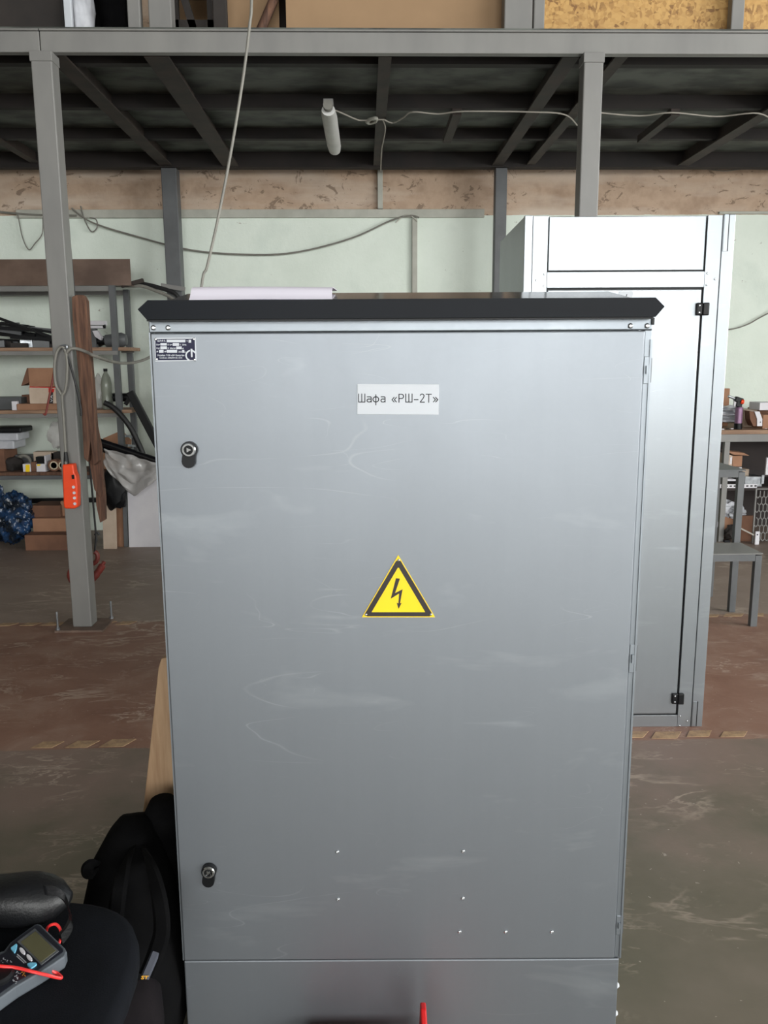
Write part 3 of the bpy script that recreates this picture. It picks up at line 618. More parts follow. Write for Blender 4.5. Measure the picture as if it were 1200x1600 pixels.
pxl, pxr = cf(298, 460, 1.71)[0]-CX, cf(519, 460, 1.71)[0]-CX
sheet(pxl+0.012, pxr-0.002, [(y, ZR(y)+0.0032) for y in (0.002, 0.04, 0.08, 0.12, 0.16, 0.20)], 'white paper sheet lying flat on the cabinet roof under the curled one')
up_ = [(0.022, ZR(0.022)+0.005), (0.030, ZR(0.03)+0.009), (0.037, 1.6835), (0.043, 1.6905), (0.050, 1.6955), (0.060, 1.6985), (0.075, 1.7000), (0.10, 1.7015), (0.15, 1.7040), (0.20, 1.7060), (0.235, 1.7070)]
sheet(pxl, pxr, up_, 'white paper sheet with its front edge curled up on the cabinet roof')

# ================================================================== tall cabinet behind, right
D2 = 3.35; TX = 0.955
b2 = RT*TX+FW*D2
tall = thing('electrical_cabinet', 'tall bright galvanised cabinet with upper panel standing behind on the right', 'cabinet', (b2.x, b2.y, 0), -YAW)
TL_, TR_, TH, TDEP = -0.407, 0.405, 2.10, 0.70
t_ = lambda X: X-TX
LB(tall).box(TL_+0.002, TR_-0.002, 0.02, TDEP, 0.0, TH-0.002).build('body', GALV3, tall)
LB(tall).box(TL_+0.02, TR_-0.02, 0.014, 0.021, 0.01, TH-0.01).build('gap_shade_sheet', BLACKPL, tall)  # black sheet behind the front, added so the panel gaps look shaded
LB(tall).box(TL_, TL_-0.001+0.032, 0.0, 0.03, 0.0, TH).build('corner_post', GALV3, tall, bevel=0.002)
LB(tall).box(TL_+0.033, TL_+0.091, 0.002, 0.02, 0.0, TH-0.002).build('frame_stile', GALV3, tall, bevel=0.001)
LB(tall).box(0.299, 0.356, 0.002, 0.02, 0.0, TH-0.002).build('frame_stile', GALV3, tall, bevel=0.001)
LB(tall).box(0.358, TR_, 0.0, 0.03, 0.0, TH).build('corner_post', GALV3, tall, bevel=0.002)
LB(tall).box(TL_+0.092, 0.298, 0.002, 0.02, 1.829, 1.889).build('frame_rail', GALV3, tall, bevel=0.001)
LB(tall).box(TL_+0.092, 0.298, 0.002, 0.02, 0.0, 0.052).build('frame_rail', GALV3, tall, bevel=0.001)
LB(tall).box(TL_+0.096, 0.294, 0.006, 0.02, 1.894, TH-0.004).build('upper_panel', GALV3, tall, bevel=0.002)
LB(tall).box(TL_+0.096, 0.291, 0.003, 0.02, 0.058, 1.822).build('door', GALV3, tall, bevel=0.003)
for z0, z1 in ((0.0, 0.115), (1.96, 2.10)):               # slotted strips in the right corner post
    LB(tall).box(0.3605, 0.377, -0.003, 0.001, z0+0.003, z1).build('slot_cover', GALV3, tall, bevel=0.001)
    LB(tall).box(0.378, 0.3815, -0.0015, 0.001, z0+0.003, z1).build('slot', BLACKPL, tall)
for px, py in ((1096.5, 483), (1058, 1091)):
    X, z = cf(px, py, D2); x = t_(X)
    h = LB(tall).box(x-0.024, x+0.002, -0.010, 0.004, z-0.024, z+0.024).build('hinge', BLACKPL, tall, bevel=0.005)
    LB(tall).box(x+0.001, x+0.026, -0.014, 0.004, z-0.024, z+0.024).build('hinge_barrel', BLACKPL, h, bevel=0.004)
    for dz in (-0.013, 0.013): rivet(h, x-0.013, -0.010, z+dz, 0.8, 0, 'hinge_screw')
for zz in (1.859, 0.026):
    for s, e in ((-1, TL_+0.09), (1, 0.3)):
        for dx, dz in ((0.009*s, 0.022), (0.009*s, -0.022), (0.04*s, 0.0)):
            rivet(tall, e+dx, 0.002, zz+dz, 0.8)
st = LB(tall); X, z = cf(979, 462, D2); st.box(t_(X)-0.030, t_(X)+0.025, 0.0015, 0.0035, z-0.016, z+0.016); st.build('sticker', SIGNWHITE, tall)
st = LB(tall); st.pr([(t_(X)-0.004, 0.0015, z-0.010), (t_(X)-0.001, 0.0015, z-0.010), (t_(X)+0.003, 0.0015, z+0.006), (t_(X), 0.0015, z+0.006)], (0, -0.0004, 0)); st.build('sticker_mark', INK, tall)

# ================================================================== foreground left: chair, bag, meter, backpack, plank
SZ = 0.47
ch = thing('office_chair', 'black upholstered chair seat at the lower left holding the multimeter', 'chair', (-0.66, 1.30, 0))
ctr = Vector((-0.675, 1.30, 0)); rings = []
def seat_ring(s, z):
    out = []
    for i in range(40):
        q = 2*math.pi*i/40; c, sn = math.cos(q), math.sin(q); e = 0.72
        x = 0.248*math.copysign(abs(c)**e, c); y = 0.262*math.copysign(abs(sn)**e, sn)
        out.append(Vector((ctr.x+x*s, ctr.y+y*s, z)))
    return out
for s, z in ((0.80, SZ-0.085), (0.93, SZ-0.075), (0.995, SZ-0.05), (1.0, SZ-0.03), (0.985, SZ-0.012), (0.93, SZ-0.003), (0.75, SZ-0.002), (0.4, SZ-0.003)): rings.append(seat_ring(s, z))
MB().loft(rings).build('seat', BLACKSEAT, ch, smooth=True, angle=60)
MB().box(ctr.x-0.12, ctr.x+0.12, ctr.y-0.12, ctr.y+0.12, SZ-0.115, SZ-0.084).build('seat_bracket', BLACKPL, ch, bevel=0.01)
MB().lathe((ctr.x, ctr.y, 0.07), (0, 0, 1), [(0.03, 0), (0.03, 0.12), (0.016, 0.12), (0.016, SZ-0.18)], 16).build('gas_column', CHROME, ch, smooth=True)
for k in range(5):
    q = 2*math.pi*k/5+0.3; e = Vector((ctr.x+0.27*math.cos(q), ctr.y+0.27*math.sin(q), 0.07))
    leg = MB().bar((ctr.x, ctr.y, 0.10), e, 0.045, 0.03).build('leg', BLACKPL, ch, bevel=0.006)
    MB().lathe((e.x, e.y-0.012, 0.028), (0, 1, 0), [(0.02, 0), (0.028, 0.004), (0.028, 0.02), (0.02, 0.024)], 14).build('caster', BLACKPL, leg, smooth=True)
# soft black case on the seat
cc = gz(28, 1434, 0.53); cc.y = 1.49
case = thing('carry_case', 'soft black leather case lying on the chair behind the multimeter', 'case', (cc.x, cc.y, SZ))
rings = []
for k in range(13):
    u = k/12; sx = -0.20+0.27*u; s = (1-abs(2*u-1)**3.2)**0.5 if 0 < u < 1 else 0.25
    rings.append([Vector((cc.x+sx, cc.y+0.055*s*math.copysign(abs(math.cos(q))**0.8, math.cos(q)), SZ+0.001+0.043*(1+s*math.copysign(abs(math.sin(q))**0.8, math.sin(q))) + 0.004*math.sin(9*u+q))) for q in [2*math.pi*i/20 for i in range(20)]])
MB().loft(rings).build('pouch', BLACKLEATHER, case, smooth=True, angle=60)
hp = [gz(70, 1392, 0.575), gz(88, 1394, 0.57), gz(101, 1405, 0.55), gz(108, 1425, 0.53), gz(110, 1442, 0.505), gz(104, 1456, 0.49), gz(94, 1468, 0.482)]
mb = MB()
sp = spline(hp); rr = []
for i, p in enumerate(sp):
    rr.append([p+Vector((0.002, 0, 0.010)), p+Vector((0.004, 0, -0.010)), p+Vector((-0.002, 0.003, -0.010)), p+Vector((-0.004, 0.003, 0.010))])
mb.loft(rr).build('strap', BLACKLEATHER, case, smooth=True)
# multimeter, outlined on its own top plane
MZ = SZ+0.027
mm = thing('multimeter', 'grey and black digital multimeter lying face up on the chair', 'multimeter', tuple(gz(45, 1500, MZ))[:2]+(SZ,))
def mp(z_, z=MZ): return [gz(x/10, 1420+y/10, z) for x, y in z_]
out = [(590, 228), (640, 245), (1015, 610), (1042, 660), (1010, 740), (850, 850), (640, 985), (250, 1215), (20, 1380), (-230, 1560), (-420, 1480), (-640, 1180), (-560, 1040), (-60, 690), (60, 650), (160, 520), (400, 340), (545, 240)]
mb = MB(); top = mp(out); nn = len(top); cen = sum(top, Vector())/nn
lo_ = [p+Vector((0, 0, -0.022)) for p in top]; lo2 = [cen+(p-cen)*0.93+Vector((0, 0, -0.0268)) for p in top]
mb.loft([lo2, lo_, top]); mb.build('holster', GREYMETER, mm, bevel=0.003, segs=3)
fc = [(575, 262), (620, 275), (985, 640), (985, 680), (820, 800), (600, 960), (230, 1165), (10, 1320), (-230, 1490), (-390, 1430), (-580, 1170), (-520, 1070), (-30, 740), (90, 690), (185, 540), (410, 370)]
f_ = MB().prism(mp(fc, MZ+0.0005), (0, 0, 0.0012)).build('face_panel', METERFACE, mm)
MB().prism(mp([(545, 310), (920, 665), (645, 882), (270, 517)], MZ+0.0017), (0, 0, 0.0008)).build('screen_frame', SCRAP, f_)
MB().prism(mp([(555, 352), (870, 655), (638, 835), (322, 520)], MZ+0.0025), (0, 0, 0.0004)).build('screen', LCD, f_)
for pl in ([(258, 562), (270, 580), (262, 640), (235, 700), (222, 700), (172, 640), (170, 625)], [(430, 875), (480, 858), (565, 860), (578, 880), (545, 915), (490, 945), (475, 943), (425, 895)]):
    MB().prism(mp(pl, MZ+0.0015), (0, 0, 0.003)).build('button', CYAN, mm, bevel=0.0006)
for bx_, by_ in ((352, 673), (460, 778)):
    MB().prism(mp([(bx_+47*math.cos(q)*0.9+18*math.sin(q), by_+47*math.sin(q)+14*math.cos(q)) for q in [2*math.pi*i/14 for i in range(14)]], MZ+0.0015), (0, 0, 0.003)).build('button', WHITEBOX, mm, bevel=0.0006)
m = MB(); rnd = random.Random(4)
def dab(cx, cy, l, h, ang):
    c, s = math.cos(ang), math.sin(ang)
    m.prism(mp([(cx+a*c-b*s, cy+a*s+b*c) for a, b in ((-l, -h), (l, -h), (l, h), (-l, h))], MZ+0.0018), (0, 0, 0.0002))
for i in range(11): dab(275+i*13, 715+i*12, 5, 9, 0.75); dab(265+i*11, 745+i*10, 4, 7, 0.75)
for cx, cy, n_ in ((30, 830, 3), (65, 785, 3), (105, 820, 3), (165, 830, 4), (260, 985, 3), (245, 1050, 4), (275, 1080, 4), (215, 1110, 4), (250, 1150, 3), (300, 1018, 2)):
    for i in range(n_): dab(cx+rnd.uniform(-16, 16), cy+rnd.uniform(-18, 18), 9, 4, rnd.uniform(-0.9, 0.9))
m.build('dial_marks', SIGNWHITE, mm)
m = MB()
for cx, cy in ((345, 990), (375, 1005), (360, 1030), (390, 1045)): dab(cx, cy, 16, 5, rnd.uniform(-0.9, 0.9))
m.build('dial_marks', pm('orange_print', (226, 150, 50), 0.6), mm)
c_ = gz(-2, 1528, MZ); MB().lathe((c_.x, c_.y, MZ+0.001), (0, 0, 1), [(0.026, 0), (0.026, 0.006), (0.022, 0.010), (0, 0.010)], 28).build('dial', BLACKPL, mm, smooth=True)
mb = MB(); mb.tube([gz(-30, 1505, MZ+0.016), gz(0, 1509.5, MZ+0.014), gz(25, 1512, MZ+0.010), gz(50, 1518, MZ+0.006), gz(75, 1524, SZ+0.022), gz(92, 1528, SZ+0.008), gz(96, 1527, SZ+0.006), gz(90, 1521, SZ+0.007), gz(83, 1518, SZ+0.012), gz(78, 1512, SZ+0.020)], 0.0028, 8)
tag(mb.build('test_lead', REDCORD, smooth=True), 'red test lead lying across the multimeter', 'cable')
mb = MB(); mb.tube([gz(72, 1456, SZ+0.006), gz(74, 1450, SZ+0.018), gz(80, 1445, SZ+0.028), gz(88, 1444.5, SZ+0.028), gz(94, 1452, SZ+0.022), gz(95, 1464, SZ+0.012), gz(92, 1475, SZ+0.006)], 0.0028, 8)
tag(mb.build('test_lead', REDCORD, smooth=True), 'small red lead loop at the head of the multimeter', 'cable')
# backpack leaning on the cabinet's left side
bp = thing('backpack', 'black backpack slumped against the left side of the front cabinet', 'backpack', (-0.55, 1.74, 0))
rings = []
prof = [(0.0, 0.085, 0.13, -0.545, 1.70), (0.03, 0.105, 0.155, -0.545, 1.70), (0.14, 0.112, 0.165, -0.545, 1.71), (0.26, 0.105, 0.155, -0.55, 1.73), (0.36, 0.09, 0.135, -0.555, 1.76), (0.43, 0.072, 0.105, -0.56, 1.79), (0.475, 0.045, 0.065, -0.56, 1.81), (0.49, 0.012, 0.02, -0.56, 1.815)]
for z, rx_, ry_, x_, y_ in prof:
    rings.append([Vector((x_+rx_*math.copysign(abs(math.cos(q))**0.75, math.cos(q))*(1+0.05*math.sin(5*q+z*20)), y_+ry_*math.copysign(abs(math.sin(q))**0.75, math.sin(q))*(1+0.04*math.sin(7*q-z*30)), z)) for q in [2*math.pi*i/28 for i in range(28)]])
MB().loft(rings).build('pack_body', BLACKFAB, bp, smooth=True, angle=70)
rings = []
for z, rx_, ry_, x_, y_ in ((0.02, 0.05, 0.05, -0.515, 1.56), (0.06, 0.066, 0.06, -0.515, 1.555), (0.16, 0.07, 0.06, -0.512, 1.56), (0.22, 0.062, 0.05, -0.512, 1.58), (0.25, 0.035, 0.03, -0.512, 1.6)):
    rings.append([Vector((x_+rx_*math.copysign(abs(math.cos(q))**0.7, math.cos(q)), y_+ry_*math.copysign(abs(math.sin(q))**0.7, math.sin(q)), z)) for q in [2*math.pi*i/20 for i in range(20)]])
MB().loft(rings).build('front_pocket', pm('dark_grey_canvas', (26, 23, 25), 0.95, 0, (20, 18, 20), 18, (1, 1, 1), 0.2, 200, spec=0.1), bp, smooth=True, angle=70)
def strap(pts, wd, mat, name, parent, off=(0, -1, 0.2)):
    sp = spline([Vector(p) for p in pts]); rr = []
    for i, p in enumerate(sp):
        d = (sp[min(i+1, len(sp)-1)]-sp[max(i-1, 0)]).normalized(); nrm = Vector(off).normalized(); a = d.cross(nrm).normalized()*wd/2; nrm = a.cross(d).normalized()*0.006
        rr.append([p-a, p-a*0.6+nrm, p+a*0.6+nrm, p+a, p+a*0.6-nrm, p-a*0.6-nrm])
    return MB().loft(rr).build(name, mat, parent, smooth=True)
def on(px, py, Y): return at(px, py, Y)
strap([on(222, 1325, 1.78), on(235, 1352, 1.66), on(248, 1400, 1.58), on(253, 1450, 1.54), on(245, 1485, 1.515), on(230, 1525, 1.49)], 0.035, BLACKFAB, 'shoulder_strap', bp)
strap([on(205, 1330, 1.74), on(190, 1370, 1.63), on(182, 1420, 1.57), on(178, 1480, 1.53)], 0.035, BLACKFAB, 'shoulder_strap', bp)
strap([on(243, 1488, 1.51), on(236, 1505, 1.495), on(226, 1528, 1.48)], 0.018, pm('grey_webbing', (62, 65, 75), 0.7), 'webbing', bp)
strap([on(150, 1350, 1.72), on(143, 1352, 1.70), on(137, 1358, 1.69), on(140, 1366, 1.69), on(155, 1362, 1.72)], 0.03, BLACKFAB, 'grab_loop', bp)
o = strap([on(252, 1340, 1.92), on(262, 1318, 1.92), on(245, 1308, 1.92), on(222, 1320, 1.92), on(215, 1350, 1.9)], 0.04, BLACKFAB, 'top_handle', bp)
rings = []
for z, r1, r2, x_, y_ in ((0.30, 0.055, 0.07, -0.50, 1.86), (0.40, 0.06, 0.075, -0.50, 1.88), (0.46, 0.052, 0.06, -0.50, 1.88), (0.50, 0.03, 0.035, -0.502, 1.885)):
    rings.append([Vector((x_+r1*math.cos(q), y_+r2*math.sin(q), z)) for q in [2*math.pi*i/18 for i in range(18)]])
MB().loft(rings).build('hood_flap', BLACKFAB, bp, smooth=True, angle=70)
m = MB(); text_mesh(m, 'ST', 10.5, lambda u, v: at(220+u+v*0.15, 1530-v*0.72, 1.475), 0, 0.35)
m.build('lettering', pm('yellow_print', (238, 176, 50), 0.6), bp)
# pale plank
pt = [at(x, y, 1.98) for x, y in ((247, 1030), (252, 1025), (262, 1040), (285, 1300), (225, 1300))]
tl, tr, br_, bl_ = at(246, 1030, 2.0), at(268, 1030, 2.0), None, None
foot = gz(205, 1420, 0.0)
slx = (at(247, 1030, 2.0).x-at(218, 1310, 2.0).x)/(at(247, 1030, 2.0).z-at(218, 1310, 2.0).z)
zt = at(250, 1026, 2.0).z; xt = at(248, 1030, 2.0).x
bx = xt-slx*zt
mb = MB(); q1 = [(bx, 2.0, 0), (bx+0.125, 2.0, 0), (xt+0.05, 2.0, zt-0.004), (xt+0.03, 2.0, zt), (xt+0.006, 2.0, zt-0.006), (xt-0.002, 2.0, zt-0.03)]
tag(mb.prism(q1, (0, 0.022, 0)).build('plank', WOOD, bevel=0.002), 'pale wooden plank leaning behind the backpack beside the front cabinet', 'plank')
# red crate in front of the plinth
e = at(663, 1574, 1.52)
rc = thing('red_crate', 'red plastic crate on the floor in front of the cabinet plinth', 'crate', (e.x-0.12, 1.5, 0))
LBx0, LBx1 = e.x-0.27, e.x+0.006
MB().box(LBx0, LBx1, 1.36, 1.60, 0.0, 0.006).build('bottom', RED, rc)
MB().box(LBx0, LBx1-0.012, 1.36, 1.366, 0.006, 0.09).build('side', RED, rc); MB().box(LBx0, LBx1-0.012, 1.594, 1.60, 0.006, 0.09).build('side', RED, rc)
MB().prism([(LBx1-0.012, 1.36, 0.006), (LBx1-0.012, 1.60, 0.006), (LBx1-0.012, 1.60, 0.10), (LBx1-0.014, 1.535, e.z), (LBx1-0.014, 1.515, e.z), (LBx1-0.012, 1.36, 0.10)], (0.012, 0, 0)).build('end', RED, rc, bevel=0.003)
MB().box(LBx0, LBx0+0.01, 1.366, 1.594, 0.006, 0.09).build('end', RED, rc)

# ================================================================== on and around the left front column
YC = BY-0.02
def board(name, pts, Y, dep, mat, label, group=None):
    return tag(MB().prism([at(x, y, Y) for x, y in pts], (0, dep, 0)).build(name, mat, bevel=0.004), label, 'board', group)
board('weathered_board', [(112, 464), (118, 461), (130, 461), (135, 470), (138, 520), (144, 590), (149, 660), (154, 720), (146, 728), (141, 690), (137, 722), (131, 716), (127, 640), (120, 560), (113, 500)], YC+0.005, 0.05, OLDWOOD, 'weathered brown board with a split lower end tied to the column', 'old boards tied to the left column')
board('weathered_board', [(131, 600), (143, 590), (150, 660), (158, 700), (162, 760), (157, 778), (147, 765), (139, 720), (134, 660)], YC+0.06, 0.03, OLDWOOD, 'darker brown board behind the split board on the column', 'old boards tied to the left column')
board('weathered_board', [(149, 740), (160, 735), (164, 775), (165, 812), (156, 817), (150, 790)], YC+0.07, 0.03, OLDWOOD, 'short brown board end hanging lowest beside the column', 'old boards tied to the left column')
def C4(x, y, dy=-0.03): return at(x, y, YC+dy)
cable('pendant_cable', [C4(103, 727, -0.06), C4(102, 700), C4(99, 650), C4(97, 620), C4(101, 612), C4(104, 595), C4(105, 565), C4(101, 546), C4(95, 542), C4(88, 552), C4(85, 575), C4(87, 600), C4(93, 612), C4(97, 618)], 0.008, WIREGREY, 'grey looped cable holding the orange pendant on the column', 8)
cable('tie_cable', [C4(104, 551), C4(110, 545), C4(120, 545, -0.02), C4(135, 550, -0.02), C4(150, 557), C4(180, 566, 0.2), C4(205, 567, 0.5), C4(228, 561, 0.8), C4(250, 548, 1.0)], 0.009, WIREGREY, 'grey cable running from the column towards the front cabinet', 8)
cable('tie_cable', [C4(100, 546), C4(108, 565), C4(116, 592), C4(121, 612), C4(126, 636), C4(127, 650)], 0.006, RUBBER, 'thin dark wire running down across the column face', 6)
cable('rusty_wire', [C4(86, 565), C4(83, 590), C4(77, 620), C4(73, 640), C4(71, 648), C4(68, 646)], 0.006, HOOKRED, 'thin rusty wire with a hooked end left of the column', 6)
cable('cable_tie', [C4(95, 541), C4(103, 540), C4(104, 544), C4(98, 545)], 0.008, SCRAP, 'small metal clip fixing the cables to the column', 6, 'clip')
# orange crane pendant
YP = YC-0.075
pd = thing('crane_pendant', 'orange push-button crane pendant hanging against the column', 'remote', tuple(at(110, 795, YP)))
PA = [at(x, y, YP) for x, y in ((97, 726), (114, 725), (116, 738), (119, 745), (121, 760), (121, 792), (117, 795), (101, 795), (99, 790))]
MB().prism(PA, (0, 0.06, 0)).build('casing', ORANGE, pd, bevel=0.008, segs=3)
for px, py in ((115, 761), (116, 770), (116.5, 778), (117, 787)):
    p = at(px, py, YP)
    bt = MB().lathe(p+Vector((0, 0.002, 0)), (0, -1, 0), [(0.0085, 0), (0.0085, 0.006), (0.006, 0.007), (0.005, 0.004), (0, 0.004)], 14).build('button', WHITEBOX, pd, smooth=True)
p = at(114, 745, YP); MB().box(p.x-0.006, p.x+0.008, YP-0.006, YP+0.004, p.z-0.012, p.z+0.012).build('stop_key', BLACKPL, pd, bevel=0.002)
a = at(104, 727, YP+0.03); MB().lathe(a, (0, 0, 1), [(0.016, -0.004), (0.014, 0.03), (0.010, 0.075), (0.008, 0.075)], 12).build('cable_gland', RUBBER, pd, smooth=True)
# crane hook behind the column
YH = YC+0.22; hk = thing('crane_hook', 'dark red crane hook hanging on a black cord behind the column', 'hook', tuple(at(137, 905, YH)))
H = lambda x, y: at(x, y, YH)
MB().tube([H(148, 862), H(152, 866), H(152, 874), H(147, 880), H(138, 882)], 0.014, 8).build('swivel', HOOKRED, hk, smooth=True)
MB().tube([H(138, 880), H(122, 884), H(113, 892), H(112, 902), H(120, 911), H(138, 908), H(152, 895), H(159, 885), H(163, 877)], [0.022]*6+[0.026]*30+[0.022]*8+[0.012]*4+[0.006], 10).build('hook_arm', HOOKRED, hk, smooth=True)
top = H(148, 862); MB().tube([Vector((top.x-0.04, YH, 3.16)), H(146, 790), H(149, 825), H(150, 838), top], 0.006, 6).build('cord', RUBBER, hk, smooth=True)
MB().tube([H(148, 836), H(152, 832), H(155, 836)], 0.006, 6).build('knot', RUBBER, hk, smooth=True)

# ================================================================== storage rack by the back wall, left
YF, YB = 7.12, 7.58
rk = thing('storage_rack', 'grey steel storage rack with wooden shelves along the back wall', 'rack', (-3.0, (YF+YB)/2, 0))
xr = at(174, 450, YF).x; xl = -4.1; ztop = at(100, 446, YF).z
zs = [at(90, 543, YF).z, at(90, 641, YF).z, at(60, 738, YF).z]
for x in (xr, -3.62, xl):
    for y in (YF, YB-0.045):
        mb = MB(); mb.box(x-0.024, x+0.024, y, y+0.005, 0, ztop); mb.box(x+0.019, x+0.024, y+0.005, y+0.045, 0, ztop); mb.build('upright', STEELDARK, rk)
for y in (YF+0.006, YB-0.03): MB().box(xl, xr, y, y+0.025, ztop-0.045, ztop-0.005).build('top_bar', STEELGREY, rk)
for z in zs:
    s = MB().box(xl+0.03, xr+0.10, YF+0.006, YB-0.05, z-0.028, z).build('shelf', BENCHWOOD if z != zs[2] else OLDWOOD, rk, bevel=0.002)
    MB().box(xl+0.03, xr+0.02, YF-0.004, YF+0.02, z-0.062, z-0.029).build('shelf_beam', STEELGREY if z != zs[2] else STEELDARK, rk)
p = at(197, 546, YB-0.05); MB().box(p.x-0.04, p.x+0.07, YB-0.06, YB-0.03, p.z-0.03, p.z+0.02).build('bracket', STEELGREY, rk)
zl = at(60, 782, YB-0.1).z; MB().box(xl, xr, YB-0.12, YB-0.08, zl-0.02, zl+0.02).build('lower_bar', BLACKPL, rk)
def item(name, x0, x1, y0, y1, Y, dep, mat, label, cat, zf=None, bevel=0.004, group=None):
    mb = MB(); pbox(mb, x0, x1, y0, y1, Y, dep, 0, zf); return tag(mb.build(name, mat, bevel=bevel), label, cat, group)
# top of the rack
t0 = at(0, 444, YF+0.01)
mb = MB(); a, b = at(-140, 425, YF+0.03), at(204, 425, YF+0.03); z0, z1 = ztop+0.001, at(100, 405, YF+0.03).z
mb.box(a.x, b.x, YF+0.03, YF+0.035, z0, z1); mb.box(a.x, b.x, YF+0.035, YF+0.12, z0, z0+0.005)
tag(mb.build('steel_sheet', SHEETBROWN), 'long brown steel sheet standing on top of the rack', 'sheet')
tag(MB().bar(at(190, 447, YF+0.1), at(224, 438, YF+0.1), 0.04, 0.03).build('steel_offcut', JOIST), 'short rusty bar sticking out past the brown sheet', 'bar')
cable('hydraulic_hose', [at(x, y, YF+0.15) for x, y in ((180, 446), (205, 447), (222, 447), (245, 455), (262, 462), (275, 470))], 0.014, WIREGREY, 'grey hose lying on the rack and drooping to the right', 8, 'hose')
cable('hydraulic_hose', [at(x, y, YF+0.2) for x, y in ((196, 444), (225, 444), (250, 450), (268, 456), (278, 464), (284, 480), (284, 520))], 0.018, RUBBER, 'thick black hose curving down from the rack top', 8, 'hose')
mb = MB(); mb.bar(at(252, 446, YF+0.22), at(289, 452, YF+0.22), 0.03, 0.035); tag(mb.build('bracket_bar', STEELGREY), 'small grey drilled bracket beyond the hoses', 'bracket')
# upper shelf: bundle of dark profiles, scrap, clamp, grinder
z = zs[0]
rods0 = [((-30, 487), (84, 528)), ((-30, 500), (85, 520)), ((-20, 512), (86, 536)), ((-30, 508), (30, 506)), ((-10, 522), (86, 530)), ((-25, 530), (62, 534)), ((10, 538), (88, 542))]
rods = rods0
nm = ['uppermost dark steel rod slanting across the upper shelf', 'long dark steel rod second from the top of the bundle', 'dark steel rod in the middle of the upper shelf bundle', 'short dark rod pointing up at the left of the bundle', 'dark steel rod low in the upper shelf bundle', 'dark rod lying in the scrap on the upper shelf', 'lowest dark rod lying on the upper shelf board']
for k, (p, q) in enumerate(rods):
    Y = YF+0.06+0.05*k; a, b = at(*p, Y), at(*q, Y)
    a.z = max(a.z, z+0.012); b.z = max(b.z, z+0.012)
    tag(MB().bar(a, b, 0.03, 0.022).build('steel_rod', BLACKPL if k != 3 else STEELDARK), nm[k], 'rod', 'steel rods on the upper shelf')
rnd = random.Random(11)
places = ['at the left end', 'left of centre', 'in the middle', 'right of centre', 'near the front edge', 'under the rods', 'beside the column', 'behind the rods']
for k in range(8):
    cx = -6+k*11.5; w_ = rnd.uniform(16, 26); h_ = rnd.uniform(10, 20); Y = YF+0.06+0.11*(k % 3)
    a = at(cx, 530, Y); ww = w_*Y/1300; hh = h_*Y/1300; an = rnd.uniform(-0.3, 0.3)
    mb = MB(); mb.bar((a.x-ww/2, Y, z+hh*0.35), (a.x+ww/2, Y+0.03, z+hh*(0.35+an*0.2)), hh*0.8, hh*0.66)
    tag(mb.build('metal_offcut', SCRAP if k in (4,) else (DARKSTUFF if k % 2 else STEELDARK), bevel=0.003), 'small metal offcut %s of the upper shelf scrap' % places[k], 'offcut', 'metal offcuts on the upper shelf')
rnd = random.Random(23)
for k in range(10):
    Y = YF+0.05+0.035*k; x0_ = rnd.uniform(-30, 20); y0_ = rnd.uniform(500, 528); a, b = at(x0_, y0_, Y), at(x0_+rnd.uniform(45, 85), y0_+rnd.uniform(4, 14), Y)
    a.z = max(a.z, z+0.012); b.z = max(b.z, z+0.012); b.x = min(b.x, xr-0.35)
    tag(MB().bar(a, b, 0.022, 0.03).build('steel_rod', STEELDARK if k in (2, 6) else BLACKPL), 'dark steel strip lost in the tangled bundle on the upper shelf', 'rod', 'tangled strips on the upper shelf')
cl = thing('pipe_clamp', 'white metal clamp with black knobs on the upper shelf', 'clamp', tuple(at(150, 540, YF+0.15))[:2]+(z,))
mb = MB(); pbox(mb, 136, 162, 501, 508, YF+0.15, 0.10); pbox(mb, 136, 160, 509, 513, YF+0.15, 0.10); mb.build('jaw', WHITEBOX, cl, bevel=0.003)
for px, py in ((163, 510),):
    c = at(px, py, YF+0.18); MB().lathe(c, (1, 0, 0), [(0.004, -0.012), (0.017, -0.008), (0.017, 0.008), (0.004, 0.012)], 12).build('knob', BLACKPL, cl, smooth=True)
mb = MB(); pbox(mb, 140, 150, 512, 545, YF+0.17, 0.06, 0, z); mb.build('stand', STEELDARK, cl)
tag(MB().prism([at(x, y, YF+0.12) for x, y in ((144, 517), (152, 516), (159, 527), (157, 532), (148, 526))], (0, 0.05, 0)).build('white_fitting', WHITEBOX, bevel=0.004), 'small white fitting leaning below the clamp', 'fitting')
o = crumple('angle_grinder', STEELDARK, tuple(at(150, 533, YF+0.34)), (0.09, 0.05, 0.05), 0.35, 21, sub=3, flat=z); tag(o, 'dark grey tool body under the white clamp', 'tool')
g = thing('power_tool', 'grey motor head lying behind the rack upright on the upper shelf', 'tool', tuple(at(180, 540, YF+0.2))[:2]+(z,))
c = at(182, 533, YF+0.2); c.z = z+0.062
MB().lathe(c, (1, 0, 0.05), [(0.03, -0.1), (0.05, -0.09), (0.055, -0.02), (0.062, -0.015), (0.062, 0.05), (0.045, 0.085), (0.02, 0.09)], 16).build('motor_housing', STEELDARK, g, smooth=True)
MB().lathe(c, (1, 0, 0.05), [(0.02, -0.17), (0.03, -0.16), (0.03, -0.09)], 12).build('handle', BLACKPL, g, smooth=True)
